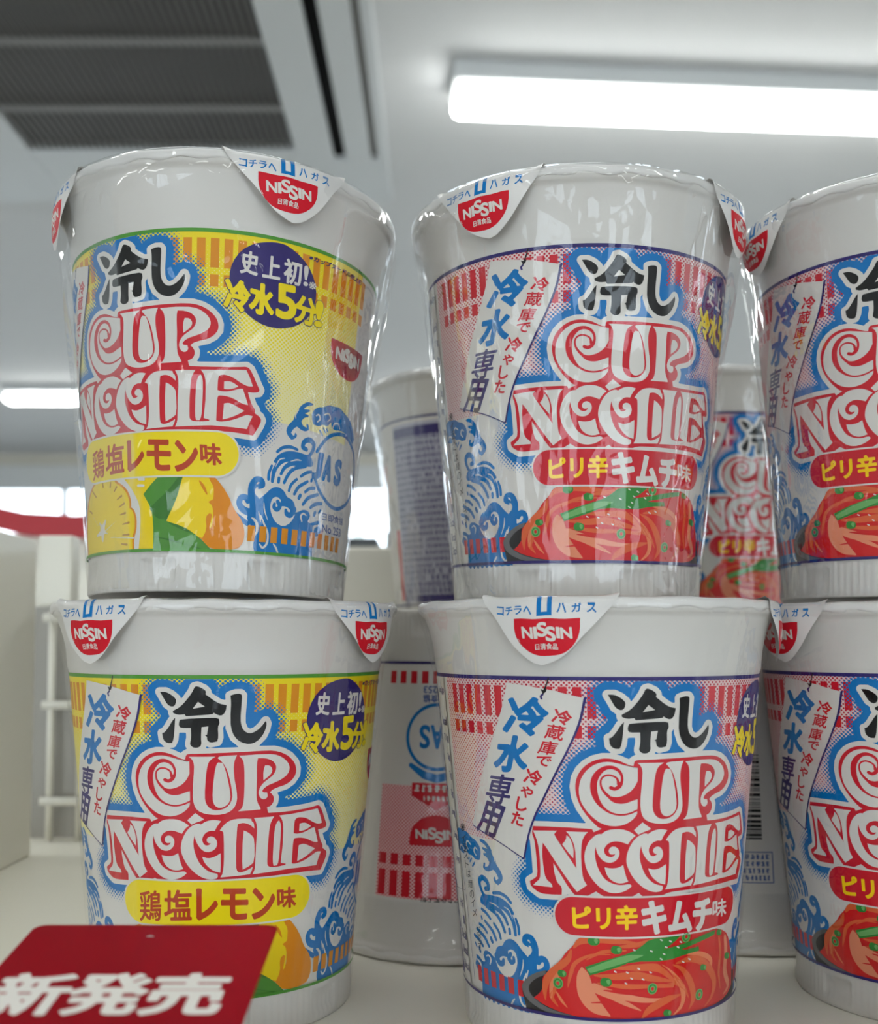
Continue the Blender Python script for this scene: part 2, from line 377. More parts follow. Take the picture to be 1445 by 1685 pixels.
# outlines of the printed artwork, 1/100 mm on the unrolled sleeve
ART = {
 'common': [
  ['P',5,'R',[-1401,5450,-1619,5678,-1776,5908,-1868,6143,-1898,6381,-1864,6593,-1772,6778,-1636,6919,-1476,7016,-1291,7068,-1113,7067,-940,7024,-799,6956,-687,6904,-604,6891,-589,6995,-533,7031,-300,7033,78,7046,481,7055,888,7067,1166,7074,1451,7067,1659,7007,1846,6898,1996,6735,2053,6578,2047,6426,1943,6282,1792,6187,1611,6140,1463,6090,1392,6019,1454,5970,1503,5875,1492,5770,1436,5683,1334,5645,1352,5569,1372,5507,1649,5497,1988,5505,2347,5523,2601,5549,2761,5574,2850,5519,2955,5327,3049,5135,3113,5025,3083,4962,2965,4934,2821,4932,2861,4804,2938,4614,3024,4511,3018,4423,3151,4345,3199,4259,3146,4110,3067,3966,3002,3854,2472,3895,1967,3899,1504,3899,1022,3900,641,3894,329,3881,168,3819,-29,3749,-155,3740,-302,3784,-439,3905,-557,3835,-708,3757,-906,3723,-1107,3753,-1289,3829,-1450,3931,-1598,3851,-1764,3747,-1904,3793,-1980,3839,-2131,4040,-2284,4285,-2455,4548,-2451,4396,-2418,4226,-2370,4079,-2260,3994,-2272,3804,-2526,3788,-2820,3782,-3058,3923,-3082,4051,-2944,4137,-2866,4214,-2879,4628,-2907,5063,-2970,5209,-2928,5389,-2557,5407,-2268,5413,-2080,5418,-1633,5408,-1528,5399,-1495,5330,-1311,5415]],
  ['S',4,'W',[-1401,5450,250,-1619,5678,250,-1776,5908,250,-1868,6143,250,-1898,6381,250,-1864,6593,250,-1772,6778,250,-1636,6919,250,-1476,7016,250,-1291,7068,250,-1113,7067,250,-940,7024,250,-799,6956,250,-687,6904,250,-604,6891,250,-589,6995,250,-533,7031,250,-300,7033,250,78,7046,250,481,7055,250,888,7067,250,1166,7074,250,1451,7067,250,1659,7007,250,1846,6898,250,1996,6735,250,2053,6578,250,2047,6426,250,1943,6282,250,1792,6187,250,1611,6140,250,1463,6090,250,1392,6019,250,1454,5970,250,1503,5875,250,1492,5770,250,1436,5683,250,1334,5645,250,1352,5569,250,1372,5507,250,1649,5497,250,1988,5505,250,2347,5523,250,2601,5549,250,2761,5574,250,2850,5519,250,2955,5327,250,3049,5135,250,3113,5025,250,3083,4962,250,2965,4934,250,2821,4932,250,2861,4804,250,2938,4614,250,3024,4511,250,3018,4423,250,3151,4345,250,3199,4259,250,3146,4110,250,3067,3966,250,3002,3854,250,2472,3895,250,1967,3899,250,1504,3899,250,1022,3900,250,641,3894,250,329,3881,250,168,3819,250,-29,3749,250,-155,3740,250,-302,3784,250,-439,3905,250,-557,3835,250,-708,3757,250,-906,3723,250,-1107,3753,250,-1289,3829,250,-1450,3931,250,-1598,3851,250,-1764,3747,250,-1904,3793,250,-1980,3839,250,-2131,4040,250,-2284,4285,250,-2455,4548,250,-2451,4396,250,-2418,4226,250,-2370,4079,250,-2260,3994,250,-2272,3804,250,-2526,3788,250,-2820,3782,250,-3058,3923,250,-3082,4051,250,-2944,4137,250,-2866,4214,250,-2879,4628,250,-2907,5063,250,-2970,5209,250,-2928,5389,250,-2557,5407,250,-2268,5413,250,-2080,5418,250,-1633,5408,250,-1528,5399,250,-1495,5330,250,-1311,5415,250],1],
  ['P',6,'W',[-510,6847,-632,6846,-772,6873,-942,6944,-1115,6990,-1324,6977,-1511,6895,-1676,6738,-1783,6538,-1820,6296,-1787,6058,-1662,5840,-1490,5655,-1304,5530,-1060,5471,-821,5502,-645,5596,-529,5717,-500,5806,-504,6402]],
  ['S',7,'R',[-494,5860,42,-672,5780,42,-876,5746,42,-1083,5784,48,-1263,5896,66,-1397,6064,114,-1475,6284,150,-1476,6523,150,-1393,6706,137,-1252,6831,101,-1089,6860,83,-944,6795,71,-869,6678,59,-857,6545,60,-908,6424,89,-1011,6356,83,-1105,6383,84],0],
  ['S',7,'R',[-936,6468,74,-963,6587,48,-1049,6653,42,-1167,6676,42,-1273,6636,42,-1327,6545,42,-1316,6396,48,-1237,6265,60,-1158,6184,72],0],
  ['P',7,'R',[-1266,6323,-1163,6208,-1015,6153,-839,6188,-695,6265,-580,6386,-495,6565,-478,6119,-611,6079,-755,6017,-901,6002,-1048,6033,-1165,6133]],
  ['P',6,'W',[-520,6960,92,6960,-29,6878,-83,6774,-123,6522,-150,6105,-149,5867,-79,5717,60,5626,255,5637,420,5737,495,5914,484,6094,423,6424,324,6724,187,6890,146,6921,186,6971,585,6986,525,6839,510,6631,542,6361,594,6090,608,5850,533,5659,368,5544,145,5511,-135,5539,-331,5629,-415,5777,-442,6045,-406,6551,-397,6789,-451,6907]],
  ['P',6,'W',[160,6816,255,6800,325,6635,398,6305,449,6005,433,5827,337,5725,199,5677,73,5745,25,5925,42,6252,81,6609,120,6772]],
  ['P',6,'W',[631,6970,1029,6987,1454,6982,1665,6894,1824,6748,1879,6592,1825,6443,1677,6333,1486,6255,1341,6204,1228,6126,1201,6062,1231,6030,1319,6024,1346,5932,1296,5860,1209,5856,1134,5930,1110,6037,1140,6155,1222,6271,1335,6355,1448,6439,1517,6555,1526,6691,1432,6817,1257,6886,1073,6895,1050,6761,1062,6370,1059,6009,1081,5798,1173,5641,1174,5605,633,5586,729,5666,767,5844,772,6233,761,6682,729,6863]],
  ['P',6,'W',[1249,6706,1365,6700,1435,6606,1416,6501,1332,6415,1220,6332,1211,6573]],
  ['P',6,'W',[-2938,5283,-2344,5324,-2413,5237,-2331,5093,-2153,4828,-1902,4456,-1912,4666,-1921,4903,-1968,5093,-2063,5258,-2125,5322,-1624,5329,-1699,5253,-1766,5109,-1792,4805,-1781,4505,-1755,4227,-1663,4072,-1898,3901,-2022,4051,-2199,4293,-2407,4597,-2597,4881,-2696,5011,-2727,4756,-2705,4410,-2661,4153,-2507,4041,-2497,3966,-2997,3965,-2917,4042,-2805,4134,-2785,4356,-2789,4683,-2827,5007,-2895,5196]],
  ['P',6,'W',[-2117,5232,-2041,5173,-1984,5027,-1958,4878,-1973,4694,-2086,4824,-2225,5006,-2136,5122]],
  ['P',6,'W',[-534,5257,-628,5181,-713,5052,-839,5102,-967,5130,-1075,5115,-1187,5057,-1256,4958,-1259,4861,-1205,4778,-1106,4744,-1028,4775,-999,4830,-1060,4810,-1126,4824,-1158,4887,-1134,4963,-1056,5009,-959,4981,-896,4876,-920,4747,-1009,4647,-1131,4610,-1265,4646,-1365,4748,-1430,4873,-1449,4990,-1477,4870,-1450,4636,-1386,4447,-1276,4260,-1143,4159,-987,4102,-834,4090,-661,4123,-608,4070,-705,3982,-859,3918,-1036,3896,-1217,3937,-1399,4059,-1559,4242,-1672,4449,-1722,4703,-1689,4921,-1597,5120,-1451,5268,-1348,5295,-1326,5282,-1223,5366,-1069,5408,-855,5411,-688,5362]],
  ['P',6,'W',[-1246,4508,-1090,4483,-936,4500,-815,4568,-785,4430,-744,4281,-692,4176,-855,4128,-1008,4155,-1140,4245,-1216,4370]],
  ['P',6,'W',[233,5359,144,5244,85,5117,-16,5129,-137,5077,-214,4960,-214,4853,-157,4767,-75,4756,-4,4808,-75,4820,-116,4885,-86,4959,-5,4990,86,4956,148,4838,129,4710,48,4626,-95,4585,-218,4640,-321,4768,-382,4907,-402,5013,-434,4864,-424,4671,-363,4479,-280,4308,-156,4179,-31,4092,156,4045,167,3970,115,3917,-51,3904,-260,3976,-448,4115,-595,4284,-699,4475,-750,4645,-726,4859,-629,5075,-503,5226,-360,5301,-269,5302,-248,5280,-137,5354,3,5391,123,5389]],
  ['P',6,'W',[-218,4479,-74,4435,70,4465,228,4557,232,4257,223,4075,72,4111,-73,4221,-177,4351]],
  ['P',6,'W',[-574,5385,-379,5568,-168,5408,-258,5366,-360,5333,-472,5279]],
  ['P',6,'W',[201,5124,290,5250,409,5353,569,5400,811,5404,955,5381,967,5316,1020,5281,1034,5140,918,5244,773,5299,632,5269,614,5152,602,4767,607,4337,616,4122,680,4053,805,4067,951,4133,1023,4181,1005,4096,955,3992,224,3956,285,4050,312,4350,306,4779,293,5057,272,5105]],
  ['P',6,'W',[778,5101,882,5052,988,4960,1043,4870,1062,4308,948,4208,772,4123,756,4329,756,4759]],
  ['P',6,'W',[1016,5399,1522,5406,1452,5293,1415,5144,1390,4713,1387,4280,1402,4170,1493,4122,1697,4122,1882,4140,1892,4171,1749,4210,1782,4675,1781,5111,1736,5311,1653,5417,1992,5428,2352,5456,2755,5486,2857,5295,2934,5095,2807,5079,2636,5146,2442,5269,2238,5326,2118,5306,2075,5234,2071,4928,2145,4902,2292,4902,2442,4938,2595,4996,2688,5006,2761,4818,2837,4607,2681,4629,2457,4749,2250,4797,2103,4792,2071,4730,2064,4468,2060,4162,2147,4133,2321,4160,2500,4212,2683,4296,2817,4364,2966,4341,2894,4174,2838,4004,2462,4018,1959,4032,1498,4008,1019,3987,1079,4112,1083,4306,1090,4737,1109,5103,1082,5277]],
  ['P',6,'W',[2225,5152,2348,5170,2452,5136,2577,5054,2464,4991,2338,4962,2226,4965]],
  ['P',6,'W',[2239,4600,2363,4628,2497,4577,2752,4452,2570,4335,2392,4249,2218,4196,2228,4404]],
  ['P',6,'W',[1595,5248,1659,5297,1709,5183,1713,4900,1707,4574,1690,4249,1649,4156,1559,4154,1531,4266,1533,4700,1548,5090]],
  ['P',5,'K',[-1171,8557,-1035,8559,-910,8494,-801,8394,-793,8310,-835,8208,-915,8190,-1009,8256,-1071,8373,-1133,8490]],
  ['S',4,'W',[-1171,8557,230,-1035,8559,230,-910,8494,230,-801,8394,230,-793,8310,230,-835,8208,230,-915,8190,230,-1009,8256,230,-1071,8373,230,-1133,8490,230],1],
  ['P',5,'K',[-824,7921,-844,7633,-870,7395,-914,7293,-1029,7290,-1126,7372,-1145,7541,-1089,7553,-988,7681,-889,7852]],
  ['S',4,'W',[-824,7921,230,-844,7633,230,-870,7395,230,-914,7293,230,-1029,7290,230,-1126,7372,230,-1145,7541,230,-1089,7553,230,-988,7681,230,-889,7852,230],1],
  ['P',5,'K',[-371,8685,-311,8702,-177,8635,-117,8568,-132,8500,32,8365,182,8263,337,8229,318,8076,245,7975,155,7976,49,8044,34,8011,-86,7994,-573,7958,-604,8008,-760,7989,-870,8038,-875,8089,-695,8193,-539,8380,-417,8567]],
  ['S',4,'W',[-371,8685,230,-311,8702,230,-177,8635,230,-117,8568,230,-132,8500,230,32,8365,230,182,8263,230,337,8229,230,318,8076,230,245,7975,230,155,7976,230,49,8044,230,34,8011,230,-86,7994,230,-573,7958,230,-604,8008,230,-760,7989,230,-870,8038,230,-875,8089,230,-695,8193,230,-539,8380,230,-417,8567,230],1],
  ['P',5,'K',[-698,7889,65,7926,170,7891,187,7773,142,7705,159,7434,130,7333,-23,7300,-99,7368,-99,7453,-145,7486,-100,7503,-70,7706,-222,7689,-237,7436,-222,7249,-299,7181,-408,7181,-485,7248,-485,7299,-459,7435,-467,7671,-701,7669,-747,7736,-730,7838]],
  ['S',4,'W',[-698,7889,230,65,7926,230,170,7891,230,187,7773,230,142,7705,230,159,7434,230,130,7333,230,-23,7300,230,-99,7368,230,-99,7453,230,-145,7486,230,-100,7503,230,-70,7706,230,-222,7689,230,-237,7436,230,-222,7249,230,-299,7181,230,-408,7181,230,-485,7248,230,-485,7299,230,-459,7435,230,-467,7671,230,-701,7669,230,-747,7736,230,-730,7838,230],1],
  ['P',5,'K',[418,8465,536,8508,641,8507,677,8462,667,8242,652,7970,656,7766,721,7594,862,7505,1016,7569,1138,7685,1228,7819,1256,7749,1235,7613,1162,7444,1024,7295,868,7249,681,7289,525,7428,430,7668,424,8007,435,8278]],
  ['S',4,'W',[418,8465,230,536,8508,230,641,8507,230,677,8462,230,667,8242,230,652,7970,230,656,7766,230,721,7594,230,862,7505,230,1016,7569,230,1138,7685,230,1228,7819,230,1256,7749,230,1235,7613,230,1162,7444,230,1024,7295,230,868,7249,230,681,7289,230,525,7428,230,430,7668,230,424,8007,230,435,8278,230],1],
  ['P',6,'W',[-297,8314,-147,8197,-419,8145]],
  ['P',4,'W',[-237,7673,-85,7673,-115,7436,-222,7368]],
  ['P',8,'W',[-3425,8802,-3018,8755,-2448,8669,-2058,8568,-1641,8466,-1760,7901,-1994,7319,-2318,6674,-2606,6102,-2850,5631,-3036,5159,-3209,4575,-3935,4897,-4881,5170,-4364,6477,-3979,7281,-3613,8092,-3449,8666]],
  ['S',9,'N',[-1648,8466,58,-1772,7901,53,-2006,7318,47,-2331,6674,48,-2619,6101,48,-2865,5630,49,-3051,5158,49,-3209,4575,44],0],
  ['S',9,'N',[-4855,5174,29,-3935,4897,28,-3209,4575,27],0],
  ['S',9,'K',[-2419,8934,32,-2469,8775,32,-2553,8575,42],0],
  ['S',9,'K',[-2588,8654,32,-2527,8602,53,-2474,8669,26],0],
  ['S',9,'N',[-2554,8549,42,-2608,8495,48,-2584,8437,42],0],
  ['T',9,'B','冷',[-3360,8452,-2394,8432,-3581,7591],0.045,0,0],
  ['T',9,'B','水',[-3690,7504,-2838,7504,-3931,6667],0.045,0,0],
  ['T',9,'N','専',[-4030,6563,-3307,6552,-4317,5830],0.016,0,0],
  ['T',9,'N','用',[-4313,5872,-3667,5762,-4721,5080],0.026,0,0],
  ['T',9,'R','冷',[-2289,8222,-1899,8136,-2389,7903],0.035,0,0],
  ['T',9,'R','蔵',[-2467,7848,-2055,7792,-2571,7514],0.02,0,0],
  ['T',9,'R','庫',[-2626,7459,-2228,7418,-2747,7147],0.02,0,0],
  ['T',9,'R','で',[-2745,7081,-2394,7069,-2816,6851],0.035,0,0],
  ['T',9,'R','冷',[-3001,6773,-2606,6701,-3122,6430],0.035,0,0],
  ['T',9,'R','や',[-3156,6347,-2858,6300,-3233,6085],0.035,0,0],
  ['T',9,'R','し',[-3279,6068,-3015,6021,-3362,5750],0.035,0,0],
  ['T',9,'R','た',[-3427,5711,-3125,5663,-3515,5396],0.035,0,0],
  ['P',4,'N',[3140,8801,2825,8709,2520,8493,2322,8156,2257,7807,2314,7413,2535,7064,2813,6811,3153,6658,3558,6655,3977,6813,4313,7130,4466,7558,4450,7944,4284,8315,4009,8594,3610,8813,3384,8833]],
  ['T',6,'W','史',[2541,8481,2927,8462,2515,7920],0.028,0,0],
  ['T',6,'W','上',[3047,8445,3454,8449,3038,7895],0.028,0,0],
  ['T',6,'W','初',[3549,8471,3987,8469,3562,7867],0.028,0,0],
  ['T',6,'W','!',[4068,8417,4172,8426,4083,7909],0.028,0,0],
  ['T',6,'Y','冷',[2196,7745,2751,7664,2178,7017],0.045,'N',0.07],
  ['T',6,'Y','水',[2775,7739,3331,7645,2774,6993],0.045,'N',0.07],
  ['T',6,'Y','5',[3415,7778,3873,7791,3447,6955],0.05,'N',0.07],
  ['T',6,'Y','分',[3906,7622,4498,7597,3914,6947],0.045,'N',0.07],
  ['T',6,'Y','!',[4496,7612,4693,7623,4494,6966],0.05,'N',0.07],
  ['T',6,'W','※',[4223,8053,4439,8067,4228,7867],0.01,0,0],
  ['T',6,'N','※カップヌードル史上初',[4203,8744,6144,8735,4165,8602],0.03,0,0],
  ['P',4,'R',[5099,6806,5105,6647,5134,6481,5185,6337,5257,6211,5348,6104,5455,6017,5575,5950,5705,5905,5840,5883,5978,5883,6114,5905,6243,5950,6364,6017,6471,6104,6561,6211,6633,6337,6684,6481,6713,6647,6720,6806]],
  ['T',5,'W','NISSIN',[5326,6639,6493,6639,5326,6324],0.04,0,0],
 ],
 'kim': [
  ['P',4,'DG',[-3497,1412,-3438,1537,-3258,1719,-2975,1876,-2712,1931,-1896,2032,1007,2006,3289,1514,3487,992,3340,835,2087,832,1081,852,117,858,-725,863,-1527,849,-2134,859,-2770,855,-3368,887]],
  ['P',5,'MG',[-3497,1412,-3438,1537,-3258,1719,-2975,1876,-2754,1937,-2759,1839,-3029,1718,-3248,1532,-3283,1375,-3153,1227,-2846,1069,-2420,976,-1928,915,-1447,879,-2134,851,-2637,892,-3075,1014,-3370,1170]],
  ['P',5,'KG',[-3249,1513,-3030,1699,-2760,1831,-2551,1783,-2745,1309,-3061,1223,-3238,1345]],
  ['P',6,'R2',[-3130,1231,-2963,1352,-2842,1520,-2873,1741,-2668,1956,-2367,2214,-2198,2453,-2036,2597,-1894,2811,-1683,2875,60,2839,957,2854,1791,2866,2402,2680,2677,2432,2865,2043,3025,1734,3185,1149,2800,974,1931,904,1079,879,117,858,-725,871,-1447,883,-1927,922,-2419,995,-2844,1099]],
  ['S',7,'OR',[-1998,2581,59,-1839,2733,148,-1419,2790,148,-926,2761,133,-501,2725,37],0],
  ['S',8,'OR',[-1040,2621,37,-500,2670,111,62,2772,111,721,2780,37],0],
  ['S',7,'OR',[-2793,1227,30,-2798,1526,151,-2676,1805,189,-2414,2060,187,-2165,2271,149,-2078,2501,52],0],
  ['S',8,'OR2',[-2637,1323,76,-2600,1627,113,-2400,1912,113],0],
  ['S',7,'OR',[-2189,1599,30,-2096,1942,97,-1969,2212,97,-1577,2421,59,-1118,2454,22],0],
  ['S',8,'OR',[-2456,1122,23,-2615,1326,113,-2521,1525,75,-2554,1708,23],0],
  ['S',7,'OR2',[-2207,1112,15,-2365,1282,75,-2482,1455,38],0],
  ['S',8,'PK',[-1816,2112,37,-1783,1854,334,-1713,1488,409,-1481,1204,334,-1127,993,37],0],
  ['S',7,'PK',[-1513,1647,222,-1123,1511,222,-728,1437,163,-112,1339,111,600,1348,23],0],
  ['S',8,'PK',[-1124,1437,74,-727,1289,111,-317,1106,22],0],
  ['S',7,'OR',[-1508,1944,37,-1043,1919,148,-492,1950,185,3,1850,149,537,1709,75,833,1543,23],0],
  ['S',8,'OR',[-1433,1762,30,-729,1696,133,-120,1691,111,541,1635,75],0],
  ['S',7,'OR',[-1042,2122,30,-494,2134,148,81,2104,186,438,1887,149,829,1619,98,1052,1288,30],0],
  ['S',8,'OR',[-314,905,22,-107,1116,171,325,1303,187,791,1399,38],0],
  ['S',7,'OR2',[573,904,23,854,1167,113,833,1543,151,529,1915,97,207,2168,22],0],
  ['S',8,'OR',[610,2167,37,1097,2218,174,1557,2035,192,1997,1575,196,1968,1200,118,1655,959,23],0],
  ['S',7,'OR2',[936,2352,38,1419,2284,115,1806,2067,116,1770,1771,62],0],
  ['S',8,'OR',[1072,985,23,1216,1263,152,1081,1659,190,809,1995,113,519,2139,30],0],
  ['S',7,'PK',[2426,2522,120,2536,2115,178,2567,1646,203,2863,1229,151,2569,1068,33],0],
  ['S',8,'OR',[2097,2585,63,2225,2178,103,2206,1724,103,2352,1271,40],0],
  ['S',7,'PK',[-1598,1291,15,-1284,1137,74,-1127,974,15],0],
  ['S',8,'OR',[-1695,2304,22,-1308,2505,89,-733,2546,37],0],
  ['S',9,'R2',[-1491,1796,37,-729,1778,59,-79,1752,52,584,1715,15],0],
  ['S',9,'R2',[-1279,1600,22,-728,1548,96,-74,1522,74,361,1542,15],0],
  ['S',9,'R2',[78,2215,15,343,2045,37,580,1798,15],0],
  ['S',9,'R2',[-1598,1291,22,-1125,1307,52,-767,1216,15],0],
  ['S',9,'R2',[-2165,1117,37,-2194,1449,60,-2221,1819,45,-2110,2127,15],0],
  ['P',10,'GR',[-1737,2135,-1272,2303,-577,2506,-342,2646,-144,2803,315,2819,763,2876,497,2662,238,2537,776,2614,1383,2740,1897,2791,1875,2681,1394,2607,735,2488,881,2464,1292,2491,1327,2380,887,2358,335,2250,-575,2292,-965,2141,-1625,1938]],
  ['P',11,'LG',[-1700,2082,-1273,2266,-733,2454,-258,2439,-496,2338,-965,2197,-1604,1994]],
  ['S',11,'GR',[-1555,2762,213,-1473,2758,200],0],
  ['S',12,'LG',[-1459,2777,106,-1453,2737,67],0],
  ['S',11,'GR',[-1003,2566,201,-925,2558,188],0],
  ['S',12,'LG',[-912,2577,100,-905,2536,63],0],
  ['S',11,'GR',[-2352,1925,168,-2284,1924,157],0],
  ['S',12,'LG',[-2272,1944,84,-2268,1904,52],0],
  ['S',11,'GR',[-1261,1797,213,-1177,1791,200],0],
  ['S',12,'LG',[-1163,1810,107,-1156,1770,67],0],
  ['S',11,'GR',[366,1009,168,444,993,157],0],
  ['S',12,'LG',[457,1010,84,465,968,52],0],
  ['S',11,'GR',[1462,1957,147,1549,1934,138],0],
  ['S',12,'LG',[1562,1951,74,1573,1908,46],0],
  ['S',11,'GR',[2528,2040,155,2677,2000,147],0],
  ['S',12,'LG',[2699,2014,79,2721,1967,49],0],
  ['S',11,'GR',[2034,2710,138,2133,2685,130],0],
  ['S',12,'LG',[2148,2701,69,2162,2656,43],0],
  ['S',11,'LG',[-2431,1689,263,-2431,1681,263],0],
  ['S',12,'GR',[-2431,1689,210,-2431,1681,210],0],
  ['S',13,'LG',[-2431,1689,143,-2431,1681,143],0],
  ['S',14,'R2',[-2431,1689,83,-2431,1681,83],0],
  ['S',11,'LG',[-42,1623,260,-42,1616,260],0],
  ['S',12,'GR',[-42,1623,208,-42,1616,208],0],
  ['S',13,'LG',[-42,1623,141,-42,1616,141],0],
  ['S',14,'R2',[-42,1623,82,-42,1616,82],0],
  ['S',11,'LG',[1410,1309,268,1411,1302,268],0],
  ['S',12,'GR',[1410,1309,215,1411,1302,215],0],
  ['S',13,'LG',[1410,1309,146,1411,1302,146],0],
  ['S',14,'R2',[1410,1309,84,1411,1302,84],0],
  ['S',11,'LG',[863,2783,263,864,2775,263],0],
  ['S',12,'GR',[863,2783,211,864,2775,211],0],
  ['S',13,'LG',[863,2783,143,864,2775,143],0],
  ['S',14,'R2',[863,2783,83,864,2775,83],0],
  ['S',13,'W',[-562,2572,33,-514,2549,33],0],
  ['S',13,'W',[-122,2528,33,-72,2503,33],0],
  ['S',13,'W',[129,2778,33,180,2752,33],0],
  ['S',13,'W',[379,2729,34,433,2702,34],0],
  ['S',13,'W',[674,2685,34,732,2656,34],0],
  ['S',13,'W',[266,2601,33,319,2574,34],0],
  ['S',13,'W',[601,2570,34,658,2542,34],0],
  ['S',13,'W',[216,2438,33,269,2412,33],0],
  ['S',13,'W',[142,2326,33,195,2299,33],0],
  ['S',13,'W',[-1019,2060,33,-973,2038,33],0],
  ['S',13,'W',[-723,2040,33,-675,2017,33],0],
  ['S',13,'W',[-438,2125,33,-390,2101,33],0],
  ['S',13,'W',[-131,2026,33,-81,2000,33],0],
  ['S',13,'W',[-615,1898,33,-567,1874,33],0],
  ['S',13,'W',[-321,1869,33,-272,1844,33],0],
  ['S',13,'W',[-753,1782,33,-706,1759,33],0],
  ['S',13,'W',[769,2197,34,829,2168,34],0],
  ['S',13,'W',[963,2240,34,1026,2210,34],0],
  ['P',13,'R',[2256,2871,2375,2886,2486,2932,2581,3005,2653,3100,2699,3210,2715,3329,2699,3448,2653,3558,2581,3653,2486,3726,2375,3772,2256,3787,-1993,3787,-2112,3772,-2222,3726,-2317,3653,-2390,3558,-2436,3448,-2452,3329,-2436,3210,-2390,3100,-2317,3005,-2222,2932,-2112,2886,-1993,2871]],
  ['S',12,'W',[2256,2871,90,2375,2886,90,2486,2932,90,2581,3005,90,2653,3100,90,2699,3210,90,2715,3329,90,2699,3448,90,2653,3558,90,2581,3653,90,2486,3726,90,2375,3772,90,2256,3787,90,-1993,3787,90,-2112,3772,90,-2222,3726,90,-2317,3653,90,-2390,3558,90,-2436,3448,90,-2452,3329,90,-2436,3210,90,-2390,3100,90,-2317,3005,90,-2222,2932,90,-2112,2886,90,-1993,2871,90],1],
  ['T',14,'Y2','ピリ辛',[-2009,3569,-490,3612,-1996,3027],0.04,0,0],
  ['T',14,'W','キムチ',[-355,3687,1623,3608,-298,2965],0.06,0,0],
  ['T',14,'W','味',[1700,3538,2298,3502,1739,3118],0.03,0,0],
  ['T',12,'K','※',[-5511,5130,-5256,5151,-5546,4923],0.0,0,0],
  ['T',12,'K','イ',[-5510,4848,-5254,4872,-5545,4641],0.0,0,0],
  ['T',12,'K','ラ',[-5490,4615,-5236,4640,-5525,4408],0.0,0,0],
  ['T',12,'K','ス',[-5444,4431,-5195,4456,-5477,4224],0.0,0,0],
  ['T',12,'K','ト',[-5432,4197,-5184,4224,-5465,3990],0.0,0,0],
  ['T',12,'K','は',[-5382,3970,-5140,3998,-5414,3764],0.0,0,0],
  ['T',12,'K','麺',[-5333,3715,-5096,3743,-5364,3509],0.0,0,0],
  ['T',12,'K','の',[-5285,3460,-5052,3488,-5315,3254],0.0,0,0],
  ['T',12,'K','イ',[-5263,3244,-5031,3274,-5292,3039],0.0,0,0],
  ['T',12,'K','メ',[-5212,3006,-4986,3036,-5241,2801],0.0,0,0],
  ['S',12,'K',[-5058,2796,19,-5057,2639,19],0],
  ['T',12,'K','ジ',[-5103,2591,-4886,2621,-5129,2387],0.0,0,0],
  ['T',12,'K','で',[-5091,2390,-4875,2421,-5118,2186],0.0,0,0],
  ['T',12,'K','す',[-5073,2190,-4857,2222,-5100,1986],0.0,0,0],
  ['S',11,'N',[-5869,5205,23,-5728,4422,23,-5576,3412,23],0],
  ['S',11,'N',[-5580,3397,16,-6537,3283,23],0],
  ['S',11,'N',[-5565,3296,23,-5511,2246,23,-5463,1111,23],0],
 ],
 'lem': [
  ['P',13,'Y',[2106,2764,2248,2783,2381,2838,2495,2925,2582,3039,2637,3172,2656,3315,2637,3457,2582,3590,2495,3704,2381,3791,2248,3846,2106,3865,-1840,3865,-1982,3846,-2115,3791,-2229,3704,-2316,3590,-2371,3457,-2390,3315,-2371,3172,-2316,3039,-2229,2925,-2115,2838,-1982,2783,-1840,2764]],
  ['S',12,'W',[2106,2764,90,2248,2783,90,2381,2838,90,2495,2925,90,2582,3039,90,2637,3172,90,2656,3315,90,2637,3457,90,2582,3590,90,2495,3704,90,2381,3791,90,2248,3846,90,2106,3865,90,-1840,3865,90,-1982,3846,90,-2115,3791,90,-2229,3704,90,-2316,3590,90,-2371,3457,90,-2390,3315,90,-2371,3172,90,-2316,3039,90,-2229,2925,90,-2115,2838,90,-1982,2783,90,-1840,2764,90],1],
  ['T',14,'BR','鶏',[-1880,3576,-1271,3627,-1918,2821],0.014,0,0],
  ['T',14,'BR','塩',[-1182,3633,-478,3661,-1202,2892],0.022,0,0],
  ['T',14,'BR','レ',[-331,3662,140,3659,-333,2934],0.05,0,0],
  ['T',14,'BR','モ',[272,3656,894,3625,282,2932],0.045,0,0],
  ['T',14,'BR','ン',[1040,3615,1587,3564,1065,2893],0.05,0,0],
  ['T',14,'BR','味',[1678,3569,2186,3555,1719,3055],0.035,0,0],
  ['P',4,'YL',[-747,2887,-110,3044,793,3001,792,2906,462,2631,127,2312,334,2001,402,1617,385,903,-111,908,-1566,933,-3443,940,-2589,2527,-2150,2804]],
  ['P',5,'W',[-2534,2723,-2138,2870,-1618,2967,-1110,2979,-747,2887,-429,2651,-180,2345,-24,2048,5,1696,-30,1314,-89,907,-936,925,-3443,940]],
  ['P',6,'OL',[-2701,2064,-2516,2347,-2180,2640,-1787,2823,-1420,2893,-1061,2886,-855,2784,-809,2699,-572,2581,-375,2390,-297,2160,-304,2000,-198,1930,-121,1702,-142,1415,-229,1211,-234,913,-936,925,-3022,919,-2968,1548]],
  ['P',7,'YL',[-2600,2052,-2409,2333,-2103,2613,-1755,2769,-1392,2847,-1076,2839,-910,2741,-863,2661,-621,2543,-435,2368,-355,2147,-363,1987,-251,1917,-182,1705,-202,1434,-296,1230,-297,919,-935,931,-2850,920,-2820,1532]],
  ['S',8,'OB',[-2086,2594,30,-1845,2398,59],0],
  ['S',8,'OB',[-1435,2747,29,-1416,2613,59],0],
  ['S',8,'OB',[-1048,2705,29,-1086,2579,58],0],
  ['S',8,'OB',[-932,2434,29,-819,2554,58],0],
  ['S',8,'OB',[-815,2229,29,-635,2312,58],0],
  ['S',8,'OB',[-752,2030,29,-551,2112,58],0],
  ['S',8,'OB',[-714,1833,29,-517,1869,58],0],
  ['S',8,'OB',[-630,1586,29,-391,1620,58],0],
